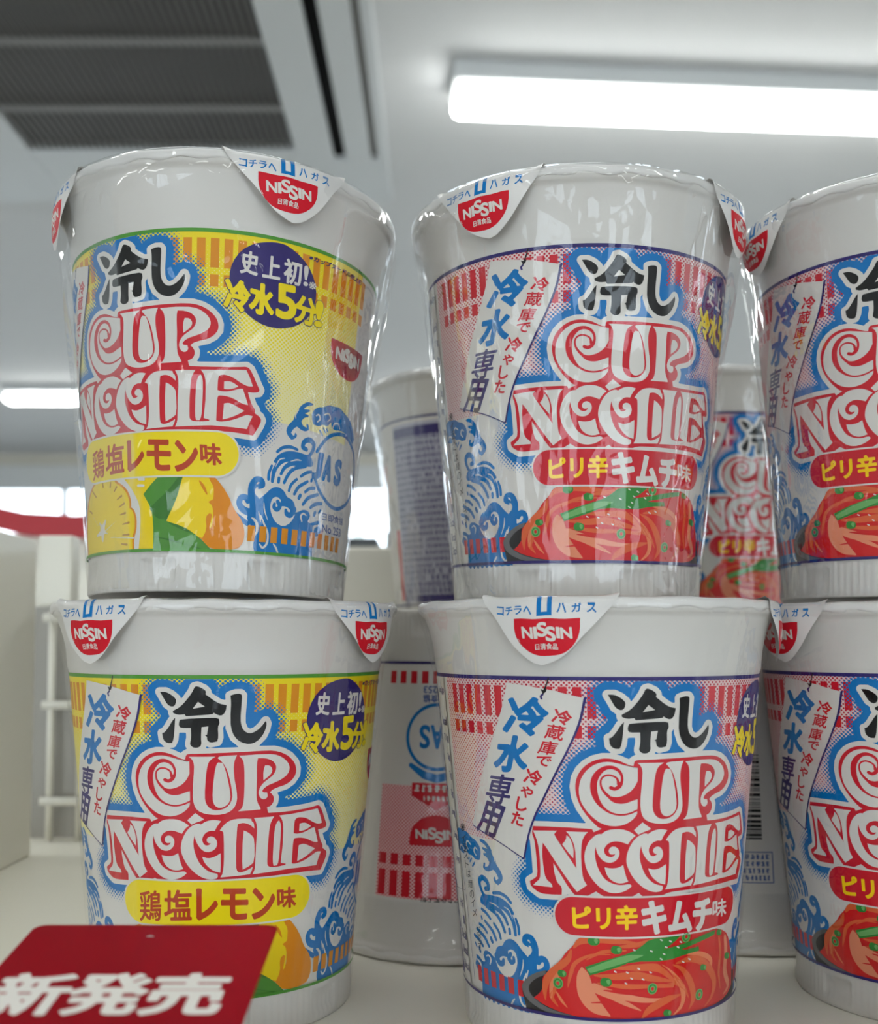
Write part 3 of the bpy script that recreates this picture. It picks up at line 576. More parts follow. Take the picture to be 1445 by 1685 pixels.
  ['S',8,'OB',[-647,1313,29,-406,1315,58],0],
  ['S',8,'OB',[-711,1090,29,-490,1063,58],0],
  ['S',8,'OB',[-2412,2097,30,-2193,2004,60],0],
  ['S',8,'W',[-1575,1477,197,-1376,1723,72],0],
  ['S',8,'W',[-1579,1444,164,-1909,1374,46],0],
  ['S',8,'W',[-1547,1409,197,-1568,1229,85],0],
  ['S',8,'W',[-1501,1504,164,-1700,1686,53],0],
  ['S',8,'W',[-1439,1433,65,-1280,1388,20],0],
  ['S',8,'W',[-1645,1516,13,-2108,1894,13],0],
  ['S',8,'W',[-1403,1463,26,-880,1683,13],0],
  ['S',8,'W',[-1321,1293,13,-229,1220,38],0],
  ['S',8,'W',[-21,2703,70,139,2687,64],0],
  ['S',8,'W',[-47,2538,70,122,2529,64],0],
  ['P',4,'YL',[1272,2905,1864,2900,2031,2721,2102,2438,2043,2088,2053,1614,1960,1232,1791,1165,776,1608,959,1985,1136,2394]],
  ['P',5,'OL',[1864,2900,2096,2723,2401,2355,2597,1951,2829,1677,2910,1393,2887,1137,2721,938,2017,910,1756,1165,1888,1420,1850,1735,1948,1833,2016,1803,1956,1421,2055,1550,2045,1993,1910,2116,2041,2183,2051,2500,1934,2655]],
  ['S',5,'OL',[1672,2633,32,1772,2493,82,1874,2305,32],0],
  ['P',6,'GR2',[792,2922,1305,2905,1170,2552,1101,2268,959,1953,776,1624,1273,1477,1687,1227,2034,901,385,903,402,1617,333,1969,107,2313,425,2633]],
  ['P',7,'GR3',[1221,2883,1305,2905,1170,2552,1066,2205,923,1922,777,1671,518,1677,294,1939,527,2153,785,2336,1033,2616]],
  ['P',7,'GR3',[776,1608,1273,1477,1515,1336,1446,1319,1097,1446]],
  ['S',7,'GR3',[432,1235,19,953,1131,44,1343,1034,19,1794,912,32],0],
 ],
 'wave': [
  ['P',1,'B',[4661,4561,4662,4733,4835,4882,5070,4931,5229,5030,5458,5032,5703,5074,6010,4969,6378,4876,6656,4667,6845,4434,6737,4286,6474,4381,6121,4453,5868,4473,5605,4416,5448,4457,5404,4594,5263,4448,5086,4471,4932,4383,4734,4403]],
  ['S',2,'W',[4803,4646,34,4896,4693,45,4956,4589,51,4860,4490,34],0],
  ['S',2,'W',[5095,4733,40,5260,4797,46,5358,4687,46,5253,4586,34],0],
  ['S',2,'W',[5488,4451,46,5552,4582,52,5728,4620,46,5832,4509,41],0],
  ['P',1,'B',[4182,4646,4299,4836,4495,4958,4678,4936,4647,4879,4472,4834,4376,4737,4568,4758,4591,4714,4421,4631,4557,4613,4552,4555,4430,4533,4336,4418,4380,4312,4526,4266,4497,4375,4570,4373,4609,4238,4499,4167,4357,4181,4215,4251,4120,4185,4048,4062,4136,3991,4177,4096,4240,4035,4207,3945,4078,3884,3941,3985,3893,4124,3967,4274,4102,4408,4110,4521]],
  ['S',2,'W',[4165,4446,22,4141,4540,33,4227,4696,28],0],
  ['S',1,'B',[4983,4292,55,5101,4184,56],0],
  ['S',1,'B',[5119,4376,56,5219,4279,56],0],
  ['S',1,'B',[5251,4373,56,5289,4331,56],0],
  ['S',1,'B',[5643,4498,78,5659,4466,78],0],
  ['S',1,'B',[3690,3525,81,3838,3647,88,4060,3699,88,4282,3660,75],0],
  ['S',1,'B',[3645,3270,81,3791,3426,115,4041,3522,136,4346,3528,137,4637,3529,103,4774,3679,104,4819,3873,131,4666,3976,145,4489,3904,137,4449,3756,123,4573,3713,117],0],
  ['S',1,'B',[3601,2752,88,3631,3005,115,3742,3211,122,3955,3363,136,4286,3426,157,4751,3461,117],0],
  ['S',1,'B',[3490,2796,81,3495,2963,81,3560,3150,67],0],
  ['S',1,'B',[3839,2972,81,3939,3151,102,4160,3291,136,4435,3334,171,4761,3377,186],0],
  ['S',1,'B',[3952,2761,88,4052,2968,95,4240,3161,102,4589,3265,83],0],
  ['S',1,'B',[4468,2993,82,4643,3108,90,4813,3156,83],0],
  ['S',1,'B',[4118,2569,82,4173,2730,82,4334,2891,82],0],
  ['S',1,'B',[4298,2505,89,4423,2704,96,4706,2883,83],0],
  ['S',1,'B',[4658,2606,83,4804,2711,90,4985,2750,83],0],
  ['S',1,'B',[4616,2273,90,4792,2466,104,5135,2598,91],0],
  ['S',1,'B',[4903,2222,90,5060,2328,105,5326,2392,91],0],
  ['S',1,'B',[3789,2855,88,3783,2756,88],0],
  ['S',1,'B',[4499,2492,103,4458,2419,103],0],
  ['S',1,'B',[4856,2961,76,4841,2916,76],0],
  ['S',1,'B',[5097,2117,98,5062,2046,98],0],
  ['S',1,'B',[5316,2202,63,5246,2126,70],0],
  ['S',2,'W',[3655,3118,17,3766,3326,33,3921,3386,22],0],
  ['S',2,'W',[4090,3324,17,4288,3393,39,4465,3395,17],0],
  ['S',2,'W',[3982,3016,11,4070,3153,28,4237,3188,17],0],
  ['P',1,'B',[2997,2206,3189,2219,3393,2373,3596,2585,3782,2637,3985,2541,4064,2395,4240,2358,4360,2216,4343,2017,4486,2060,4631,2139,4831,2128,4918,1995,4844,1843,4955,1798,5161,1908,5325,1913,5321,1782,5440,1650,5271,1472,5060,1493,5146,869,4613,853,4087,884,3644,897,3214,900,3159,1062,3192,1311,3293,1428,3298,1621,3199,1752,3027,1878]],
  ['S',1,'B',[2954,2175,113,2885,2281,153,2770,2260,153,2729,2121,160,2831,1976,180,3026,1906,200,3207,1890,235],0],
  ['S',1,'B',[3236,2586,141,3332,2638,154,3287,2756,141,3139,2749,154,3053,2566,201,3080,2321,247,3194,2137,268],0],
  ['S',1,'B',[2647,1843,100,2797,1728,133,2980,1615,120],0],
  ['S',1,'B',[3003,1767,100,3130,1610,134,3184,1448,67],0],
  ['S',2,'W',[3202,2550,33,3153,2464,55,3227,2360,66,3389,2428,39],0],
  ['P',2,'W',[3579,2112,3628,2324,3768,2379,3887,2307,3884,2139,4050,2155,4194,2091,4279,1925,4382,1992,4259,1755,4025,1621,3784,1699,3641,1895]],
  ['S',3,'B',[3793,2256,102,3867,2138,122,3792,2047,122,3698,2094,101,3702,2178,88],0],
  ['S',3,'B',[4058,2058,88,4100,1964,136,4224,1948,150,4317,2098,171],0],
  ['S',2,'W',[4626,1820,40,4573,1956,56,4661,2037,45,4765,1991,28],0],
  ['S',3,'B',[4696,1898,76,4780,1865,104,4831,1956,90],0],
  ['S',2,'W',[5093,1583,40,5096,1727,69,5271,1791,46],0],
  ['S',2,'W',[3330,1871,22,3435,1658,50,3561,1418,55,3561,1169,61,3441,1037,55,3341,1127,39],0],
  ['S',2,'W',[3264,1949,22,3319,1788,39,3341,1679,17],0],
  ['S',2,'W',[3404,2180,22,3431,1989,39,3539,1749,17],0],
  ['S',2,'W',[3758,1154,39,3849,1049,56,3930,887,33],0],
 ],
 'jas': [
  ['S',1,'B',[4949,3723,102,5148,3990,103,5390,4211,103,5776,4355,105,6206,4382,106,6600,4256,108,7019,4038,113,7267,3746,120,7363,3389,127,7219,2958,120,6823,2615,112,6260,2383,107,5803,2371,105,5399,2548,104,5134,2771,103,4974,3007,103],0],
  ['T',2,'B','J',[4936,3663,5182,3671,4879,3036],0.09,0,0],
  ['T',2,'B','A',[5320,3657,5626,3660,5267,3052],0.09,0,0],
  ['T',2,'B','S',[5825,3632,6113,3650,5827,3010],0.09,0,0],
  ['T',2,'NB','日即食協',[5401,2155,6664,2179,5417,1953],0.015,0,0],
  ['T',2,'NB','No.253',[5448,1855,6579,1856,5473,1640],0.02,0,0],
 ],
 'halo': [
  [-1401,5450,-1619,5678,-1776,5908,-1868,6143,-1898,6381,-1864,6593,-1772,6778,-1636,6919,-1476,7016,-1291,7068,-1113,7067,-940,7024,-799,6956,-687,6904,-604,6891,-589,6995,-533,7031,-300,7033,78,7046,481,7055,888,7067,1166,7074,1451,7067,1659,7007,1846,6898,1996,6735,2053,6578,2047,6426,1943,6282,1792,6187,1611,6140,1463,6090,1392,6019,1454,5970,1503,5875,1492,5770,1436,5683,1334,5645,1352,5569,1372,5507,1649,5497,1988,5505,2347,5523,2601,5549,2761,5574,2850,5519,2955,5327,3049,5135,3113,5025,3083,4962,2965,4934,2821,4932,2861,4804,2938,4614,3024,4511,3018,4423,3151,4345,3199,4259,3146,4110,3067,3966,3002,3854,2472,3895,1967,3899,1504,3899,1022,3900,641,3894,329,3881,168,3819,-29,3749,-155,3740,-302,3784,-439,3905,-557,3835,-708,3757,-906,3723,-1107,3753,-1289,3829,-1450,3931,-1598,3851,-1764,3747,-1904,3793,-1980,3839,-2131,4040,-2284,4285,-2455,4548,-2451,4396,-2418,4226,-2370,4079,-2260,3994,-2272,3804,-2526,3788,-2820,3782,-3058,3923,-3082,4051,-2944,4137,-2866,4214,-2879,4628,-2907,5063,-2970,5209,-2928,5389,-2557,5407,-2268,5413,-2080,5418,-1633,5408,-1528,5399,-1495,5330,-1311,5415],
  [-1171,8557,-1035,8559,-910,8494,-801,8394,-793,8310,-835,8208,-915,8190,-1009,8256,-1071,8373,-1133,8490],
  [-824,7921,-844,7633,-870,7395,-914,7293,-1029,7290,-1126,7372,-1145,7541,-1089,7553,-988,7681,-889,7852],
  [-371,8685,-311,8702,-177,8635,-117,8568,-132,8500,32,8365,182,8263,337,8229,318,8076,245,7975,155,7976,49,8044,34,8011,-86,7994,-573,7958,-604,8008,-760,7989,-870,8038,-875,8089,-695,8193,-539,8380,-417,8567],
  [-698,7889,65,7926,170,7891,187,7773,142,7705,159,7434,130,7333,-23,7300,-99,7368,-99,7453,-145,7486,-100,7503,-70,7706,-222,7689,-237,7436,-222,7249,-299,7181,-408,7181,-485,7248,-485,7299,-459,7435,-467,7671,-701,7669,-747,7736,-730,7838],
  [418,8465,536,8508,641,8507,677,8462,667,8242,652,7970,656,7766,721,7594,862,7505,1016,7569,1138,7685,1228,7819,1256,7749,1235,7613,1162,7444,1024,7295,868,7249,681,7289,525,7428,430,7668,424,8007,435,8278],
 ],
}
def halo(art, layer):
    polys = [smooth_poly(np.array(p).reshape(-1, 2) / 100) for p in ART['halo']]
    X, Y, F = art.field([('P', p) for p in polys], layer, 'B', .4, 3.0, None, 88.7)
    A = np.vstack(polys); x0, y0 = A.min(0) - 8; x1, y1 = A.max(0) + 8
    pt = .80; k = pt / math.sqrt(2); P = []; Fc = []
    S = np.vstack([np.hstack([p, np.roll(p, -1, 0)]) for p in polys])
    for i in range(int((x1 - x0) / k)):
        for j in range(int((y1 - y0) / k)):
            if (i + j) % 2: continue
            x, y = x0 + i * k, y0 + j * k
            if y > 88.8: continue
            dx, dy = S[:, 2] - S[:, 0], S[:, 3] - S[:, 1]
            t = np.clip(((x - S[:, 0]) * dx + (y - S[:, 1]) * dy) / (dx * dx + dy * dy + 1e-9), 0, 1)
            d = np.hypot(x - S[:, 0] - t * dx, y - S[:, 1] - t * dy).min()
            if d < 2.8 or d > 5.8: continue
            r = pt * (.52 - .42 * (d - 2.8) / 3.0); o = len(P)
            P += [(x + r * math.cos(a), y + r * math.sin(a)) for a in np.linspace(0, 2 * math.pi, 9)[:-1]]; Fc.append(list(range(o, o + 8)))
    art.faces(P, Fc, layer, 'B')
# cup measures (mm): straight cone under the sleeve
L_TOP, L_BOT = 89.7, 8.56
SLOPE = (43.18 - 35.47) / (L_TOP - L_BOT); RB = 35.47 - SLOPE * L_BOT
CUP_H = 108.35                      # lid top above the sleeve's zero line; the foot reaches 1.5 mm below it
def cone_r(v): return RB + SLOPE * v
def wrap(u, v, layer): 
    t = u / 39.0; r = cone_r(v) + .035 * layer
    return (r * math.sin(t) / 1000, -r * math.cos(t) / 1000, v / 1000)
def sleeve(name, art, base_mat, v0=L_BOT, v1=L_TOP):
    """the printed sleeve: base cone plus every inked shape, one mesh"""
    bm = bmesh.new(); uvl = bm.loops.layers.uv.new('UVMap'); n = 240; K = 40
    U = [(-math.pi + 2 * math.pi * i / n) * 39 for i in range(n + 1)]; Vs = [v0 + (v1 - v0) * k / K for k in range(K + 1)]
    g = [[bm.verts.new(wrap(u, v, 0)) for u in U[:-1]] for v in Vs]
    for k in range(K):
        for i in range(n):
            f = bm.faces.new((g[k][i], g[k][(i + 1) % n], g[k + 1][(i + 1) % n], g[k + 1][i])); f.smooth = True
            for lp, (u, v) in zip(f.loops, ((U[i], Vs[k]), (U[i + 1], Vs[k]), (U[i + 1], Vs[k + 1]), (U[i], Vs[k + 1]))): lp[uvl].uv = (u, v)
    vs = [bm.verts.new(wrap(*p)) for p in art.v]
    for f, m in zip(art.f, art.m):
        try: q = bm.faces.new([vs[i] for i in f]); q.material_index = m + 1
        except ValueError: pass
    return to_mesh(name, bm, [base_mat] + [INKM[k] for k in art.keys])
def bar_rows(art, c, top=True):
    k = 0; u = -53.5
    while u < 62:
        if top:
            art.rect(u, u + 1.95, 79.9, 87.3, 1, c); art.rect(u, u + 1.95, 75.2, 78.2, 1, c)
        u += 3.12
    u = -52.6
    while u < 66:
        art.rect(u, u + 1.95, 11.8, 15.8, 9 if False else 5, c); u += 3.3
def edge_lines(art, c, v0=L_BOT, v1=L_TOP):
    for i in range(120):
        a = (-math.pi + 2 * math.pi * i / 120) * 39; b = (-math.pi + 2 * math.pi * (i + 1) / 120) * 39
        o = [(a, v1 - .95), (b, v1 - .95), (b, v1), (a, v1)]; art.faces(o, [[0, 1, 2, 3]], 3, c)
        o = [(a, v0), (b, v0), (b, v0 + .75), (a, v0 + .75)]; art.faces(o, [[0, 1, 2, 3]], 16, c)
def front(art, bars):
    bar_rows(art, bars); halo(art, 2)
    art.items(ART['common'], 0)
    art.items(ART['wave'], 0)
    art.items(ART['jas'], 0)
    art.items(ART['wave'], 0, flip=(0.0, -.9))
art_l = Art(); front(art_l, 'O'); edge_lines(art_l, 'PG'); art_l.items(ART['lem'], 2)
emblem(art_l, 59.0, 68.0, 16.2, 8.3, 4, False)
art_k = Art(); front(art_k, 'R'); edge_lines(art_k, 'N'); art_k.items(ART['kim'], 2)
# nutrition column and the fine print on the back of the kimchi sleeve
art_k.rect(-122.4, -58.5, 9.5, 88.6, 9, 'W')
for s_, v_ in zip(['le.jp', 'kcal', '7.1g', '3g', '3g', '3g', '3mg', '2mg', '5mg'], [84, 76, 71.5, 66.5, 61.8, 57, 52, 46, 40]):
    w_ = .95 * len(s_); art_k.text(s_, [(-58.9 - w_, v_ + 2.2), (-58.9, v_ + 2.2), (-58.9 - w_, v_)], 11, 'N', .02)
for s_, v_ in zip(['分析', '量', '5kcal', '0kcal', '5kcal'], [28.5, 24.3, 20.3, 16.2, 12.2]):
    w_ = (1.9 if s_[0] > 'z' else 1.0) * len(s_); art_k.text(s_, [(-58.7 - w_, v_ + 2.2), (-58.7, v_ + 2.2), (-58.7 - w_, v_)], 11, 'N', .02)
art_k.rect(-112.5, -66, 9.8, 87, 10, 'PB')
for k in range(27):
    v_ = 11.0 + k * 2.75
    art_k.microtext(-112, -66, v_, 2.0 if k > 4 else 2.6, 11, 'N', k, .95)
art_k.rect(-112, -66, 81.5, 85.5, 12, 'N'); art_k.rect(-104, -66, 9.8, 13.0, 12, 'N')
art_k.rect(-116, -113.2, 11, 42, 10, 'R'); art_k.rect(-84, -78, 47.5, 49.8, 12, 'R')
# third kind: white sleeve with red bars, round mark and barcode (stands upside down)
R0, R1 = 15.5, 92.6
art_r = Art(); edge_lines(art_r, 'N', R0, R1)
u = -58.0
while u < 18:
    art_r.rect(u, u + 2.5, 81.6, 89.4, 1, 'R'); art_r.rect(u, u + 2.5, 76.4, 79.8, 1, 'R'); art_r.rect(u, u + 2.3, 18.6, 22.6, 1, 'R'); u += 4.1
ring = np.array([(10.2 * math.cos(a), 39.5 + 10.2 * math.sin(a), 1.1) for a in np.linspace(0, 2 * math.pi, 49)])
art_r.field([('S', ring)], 2, 'B')
art_r.field([('S', np.array([(-8.6, 48.6, 1.5), (-4, 51.6, 2.4), (0, 52.6, 2.6), (4, 51.6, 2.4), (8.6, 48.6, 1.5)]))], 3, 'B')
for ch, a, b in (('J', -5.6, -2.6), ('A', -1.9, 2.0), ('S', 2.7, 5.8)): art_r.text(ch, [(a, 43), (b, 43), (a, 36)], 3, 'B', .04)
art_r.text('日即食協', [(-5, 28.6), (5, 28.6), (-5, 26.2)], 3, 'NB', .02); art_r.text('No.253', [(-5, 25.6), (5, 25.6), (-5, 23.4)], 3, 'NB', .02)
art_r.poly([(-8, 54), (8, 54), (8, 58), (5, 58.6), (0, 62.4), (-5, 58.6), (-8, 58)], 2, 'R', False)
art_r.microtext(-6.6, 6.4, 54.6, 2.4, 3, 'W', 4, 1); art_r.microtext(-4, 4, 58, 1.7, 3, 'W', 9, 1)
emblem(art_r, 0, 73.4, 16.4, 8.4, 3, False)
art_r.text('※カップヌードル史上初', [(-16, 91.2), (4, 91.2), (-16, 89.2)], 4, 'K', .02)
rb = random.Random(3); v_ = 46.0
while v_ < 73:
    t_ = rb.choice((.3, .3, .6, .9)); art_r.rect(34, 49, v_, v_ + t_, 2, 'K'); v_ += t_ + rb.choice((.35, .5, .8))
art_r.rect(31, 49.6, 76.8, 86.6, 2, 'NB'); art_r.rect(31.3, 49.3, 77.1, 86.3, 3, 'W')
for k in range(4): art_r.microtext(32.2, 48.6, 77.6 + k * 2.2, 1.7, 4, 'NB', 40 + k, 1)
art_r.microtext(27, 29.5, 40, 1.2, 2, 'K', 5, 1)
ME_lem = sleeve('label_sleeve', art_l, M_lem); ME_kim = sleeve('label_sleeve', art_k, M_kim); ME_reg = sleeve('label_sleeve', art_r, M_reg, R0, R1)

# ---------------------------------------------------------------- cup body, lid, film
def body_mesh():
    bm = bmesh.new(); rec = lambda t: 1 if (math.degrees(t) % 45) < 15.5 else 0
    prof = [(33.0, -.3), (34.6, -1.35), (35.1, -1.5), (35.36, -1.0), (35.4, .8), (35.42, 2.0), (35.44, 6.3), (35.45, 6.7), (35.46, 8.2), (cone_r(8.56) - .12, 8.7)]
    prof += [(cone_r(v) - .12, v) for v in (20, 40, 60, 80, 89.5)]
    prof += [(43.45, 90.6), (43.62, 91.2), (43.75, 93), (44.1, 96), (44.75, 99), (45.6, 101.7), (46.3, 103.6), (46.6, 104.4), (47.2, 104.7), (47.75, 105.4), (47.85, 106.3), (47.5, 107.2), (46.8, 107.6), (46, 107.3), (45.6, 105.5)]
    def fn(t, k, r, z):
        if 2 <= k <= 8: r += .05 * math.cos(t * 120)
        if 5 <= k <= 6 and rec(t): r -= .75
        return r / 1000, z / 1000
    rings = add_lathe(bm, prof, 720, fn)
    bm.faces.new(rings[0][::-1])
    return to_mesh('cup_body', bm, M_cup)
ME_body = body_mesh()
def lid_mesh(seed):
    rr = random.Random(seed); bm = bmesh.new(); ph = [rr.uniform(0, 6.28) for _ in range(6)]
    prof = [(.01, 106.4), (30, 106.4), (43.0, 106.4), (44.6, 107.6), (45.6, 108.2), (47.2, 108.3), (47.95, 108.0), (48.2, 107.3), (48.15, 106.4), (47.95, 105.7), (47.7, 105.75), (47.6, 106.7)]
    def fn(t, k, r, z):
        if k > 4:
            w = .16 * math.sin(9 * t + ph[0]) + .12 * math.sin(23 * t + ph[1]) + .10 * math.sin(41 * t + ph[2])
            r += w * .7; z += .12 * math.sin(17 * t + ph[3]) + (.35 * math.sin(29 * t + ph[4]) if k in (9, 10) else 0)
        return r / 1000, z / 1000
    add_lathe(bm, prof, 288, fn)
    return to_mesh('lid', bm, M_lid)
ME_lid = [lid_mesh(s) for s in (1, 2)]
def tab_mesh(seed, lift=0.0):
    """pull tab of the lid folded down over the rim, with its printing; local frame: centre at theta = 0"""
    rr = random.Random(seed); HW = 17.0; D = 15.6; sk = rr.uniform(-.12, .12)
    def surf(a, d, k=0):             # a: mm along the rim, d: mm down from the lid edge
        t = a / 48.0
        r = 48.55 - .10 * max(d, 0) + 1.0 * math.sin(min(max(d, 0) / D, 1) * math.pi) * (1 - (a / HW) ** 2) - .0016 * a * a + lift * max(d, 0)
        z = 107.6 - d * .975 + .10 * math.sin(a * .9 + seed)
        if d < 1.2:
            e = 1.2 - d; r -= e * e * .55; z = 106.4 + min(1.2, 1.2 * math.sin(min(e, 1.6) / 1.6 * math.pi / 2)) * 1.75
        if d > -1: r += 1.1 * math.exp(-((abs(a) - HW) / 2.2) ** 2) * math.exp(-max(d, 0) / 2.5); z += .7 * math.exp(-((abs(a) - HW) / 2.2) ** 2) * math.exp(-max(d, 0) / 2.0)
        r += .03 * k; z += .03 * k if d < .6 else 0
        return (r * math.sin(t) / 1000, -r * math.cos(t) / 1000, z / 1000)
    def half(q): return HW * max(0, (1 - q)) ** .62 * (1 - .10 * math.sin(q * math.pi))
    bm = bmesh.new(); rows = []; n = 28
    ds = [-1.6, -1.0, -.4, .3, 1.0] + [1.0 + (D - 1.0) * (i / 22) ** .9 for i in range(1, 23)]
    for d in ds:
        q = max(0, d) / D; h = max(half(q), .05)
        rows.append([bm.verts.new(surf(h * (-1 + 2 * i / n) + sk * max(d, 0) , d)) for i in range(n + 1)])
    for a, b in zip(rows, rows[1:]):
        for i in range(n):
            f = bm.faces.new((a[i], b[i], b[i + 1], a[i + 1])); f.smooth = True
    art = Art(); emblem(art, 0, -4.5, 15.8, 8.0, 1)
    for ch, x in zip('コチラヘ', (-12.6, -10.2, -7.8, -5.4)): art.text(ch, [(x, -1.5), (x + 1.9, -1.5), (x, -3.5)], 1, 'B', .03)
    for ch, x in zip('ハガス', (2.6, 6.0, 9.4)): art.text(ch, [(x, -1.0), (x + 2.1, -1.0), (x, -3.0)], 1, 'B', .03)
    for u0, u1, v0, v1 in ((-2.2, -1.1, -3.0, .2), (.3, 1.4, -3.0, .2), (-2.2, 1.4, -3.8, -2.9)): [art.rect(u0, u1, v0 + (v1 - v0) * q / 9, v0 + (v1 - v0) * (q + 1) / 9, 1, 'B') for q in range(9)]
    vs = [bm.verts.new(surf(u, -v, k)) for u, v, k in art.v]
    for f, m in zip(art.f, art.m):
        try: bm.faces.new([vs[i] for i in f]).material_index = m + 1
        except ValueError: pass
    return to_mesh('pull_tab', bm, [M_lid] + [INKM[k] for k in art.keys])
ME_tab = [tab_mesh(s, l) for s, l in ((1, .0), (2, .03), (3, .06))]
def film_mesh(seed, loose):
    rr = random.Random(seed); bm = bmesh.new()
    folds = [(rr.uniform(0, 6.28), rr.uniform(.05, .16), rr.uniform(.5, 1.6) * loose, rr.uniform(55, 100), rr.uniform(12, 30)) for _ in range(16)]
    prof = [(46.0, 108.7), (47.9, 108.6), (48.5, 108.0), (48.62, 107.0), (48.5, 105.0)]
    for v in (102.7, 101, 98.7, 96, 93, 90, 87, 84, 81, 78, 75, 71, 67, 62, 56, 50, 44, 38, 32, 26, 20, 14, 10, 6, 2.5, -.6):
        flare = 43.75 + 3.6 * max(0, (v - 90) / 14.6) ** 1.7 if v > 90 else cone_r(v)
        taut = 48.4 - (105 - v) * (48.4 - cone_r(62)) / 43 if v > 62 else cone_r(v)
        prof.append((flare * (1 - loose * .8) + taut * loose * .8 + .85, v))
    def fn(t, k, r, z):
        if k > 2:
            w = min(1, (k - 2) / 5)
            for t0, tw, am, zc, zw in folds:
                d = (t - t0 + math.pi) % (2 * math.pi) - math.pi
                r += w * am * math.exp(-(d / tw) ** 2 - ((z - zc) / zw) ** 2)
            r += w * .10 * loose * math.sin(37 * t + z * .15) + .06 * math.sin(61 * t - z * .2)
        return r / 1000, z / 1000
    add_lathe(bm, prof, 256, fn)
    return to_mesh('shrink_film', bm, M_film if loose > .5 else M_film_t)
ME_film = {'tight': film_mesh(11, .18), 'loose': film_mesh(12, 1.0), 'mid': film_mesh(13, .75)}

# ---------------------------------------------------------------- the shop around the shelf
M_ceil = mat('ceiling_panel', srgb(226, 226, 226), .8, noise=.05, scale=3)
M_wall = mat('wall_paint', srgb(226, 228, 228), .7)
M_floor = mat('floor_tile', srgb(226, 224, 218), .3, noise=.06, scale=4)
M_white = mat('white_enamel', srgb(244, 240, 226), .35, noise=.03, scale=8)
M_beige = mat('beige_enamel', srgb(222, 217, 204), .45)
M_grey = mat('dark_grey', srgb(72, 76, 80), .5)
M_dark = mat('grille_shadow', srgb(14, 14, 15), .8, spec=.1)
M_slat = mat('grille_slat', srgb(124, 121, 118), .5)
M_ac = mat('unit_plastic', srgb(214, 216, 216), .4)
M_tube = mat('lit_tube', (.97, 1.0, .98, 1), .4, emit=LAMP)
M_red = mat('card_red', srgb(190, 6, 36), .5, spec=.15, noise=.04, scale=40)
M_cardw = mat('card_white', srgb(240, 234, 226), .4)
M_redsign = mat('sign_red', srgb(176, 20, 34), .4)
def struct(o): o['kind'] = 'structure'; return o
X0, X1, Y0, Y1, ZC = -4.2, 4.6, -4.6, 7.4, 2.7 + .0
ZC = CAM_Z + 1.35
struct(box('floor', (X0, X1, Y0, Y1, -.05, 0), M_floor)); struct(box('ceiling', (X0 - .1, X1 + .1, Y0 - .1, Y1 + .1, ZC, ZC + .05), M_ceil))
struct(box('wall_left', (X0 - .1, X0, Y0, Y1, 0, ZC), M_wall)); struct(box('wall_right', (X1, X1 + .1, Y0, Y1, 0, ZC), M_wall))
def wall_with_windows(name, y, wins):
    bm = bmesh.new(); wins = sorted(wins); x = X0
    for a, b, z0, z1 in wins:
        add_box(bm, x, a, y, y + .1, 0, ZC); add_box(bm, a, b, y, y + .1, 0, z0); add_box(bm, a, b, y, y + .1, z1, ZC); x = b
    add_box(bm, x, X1, y, y + .1, 0, ZC)
    struct(link(name, to_mesh(name, bm, M_wall)))
M_glass = bpy.data.materials.new('window_glass'); M_glass.use_nodes = True
nt = M_glass.node_tree; nt.nodes.clear(); o_ = N(nt, 'ShaderNodeOutputMaterial'); m_ = N(nt, 'ShaderNodeMixShader'); a_ = N(nt, 'ShaderNodeBsdfTransparent'); g_ = N(nt, 'ShaderNodeBsdfGlossy'); f_ = N(nt, 'ShaderNodeFresnel')
g_.inputs['Roughness'].default_value = .02; nt.links.new(f_.outputs[0], m_.inputs[0]); nt.links.new(a_.outputs[0], m_.inputs[1]); nt.links.new(g_.outputs[0], m_.inputs[2]); nt.links.new(m_.outputs[0], o_.inputs[0])
WIN = [(-4.0, -1.4, .9, CAM_Z + 1.15), (-.98, .9, .9, CAM_Z + 1.15), (1.3, 4.2, .9, CAM_Z + 1.15)]
wall_with_windows('wall_back', Y1, WIN)
ADDED_WIN = [(-3.8, -.9, .1, 1.5), (.9, 4.2, .1, 1.5)]  # unseen windows added behind the camera for soft frontal daylight
wall_with_windows('wall_front', Y0 - .1, ADDED_WIN)
def window(n, a, b, z0, z1, y, mull=1):
    bm = bmesh.new(); t = .04
    for q in ((a, b, z0, z0 + t), (a, b, z1 - t, z1), (a, a + t, z0 + t, z1 - t), (b - t, b, z0 + t, z1 - t)): add_box(bm, q[0], q[1], y, y + .06, q[2], q[3])
    for k in range(1, mull + 1):
        x = a + (b - a) * k / (mull + 1); add_box(bm, x - .02, x + .02, y, y + .05, z0 + t, z1 - t)
    fr = struct(link('window_%d' % n, to_mesh('window_frame', bm, M_wall)))
    g = box('pane', (a + t, b - t, y + .02, y + .028, z0 + t, z1 - t), M_glass, fr); return fr
for i, w in enumerate(WIN): window(i + 1, *w, Y1 + .02, 1)
for i, w in enumerate(ADDED_WIN): window(i + 4, *w, Y0 - .08, 2)
struct(box('trim_1', (X0, X1, Y1 - .06, Y1, ZC - .07, ZC), M_beige))
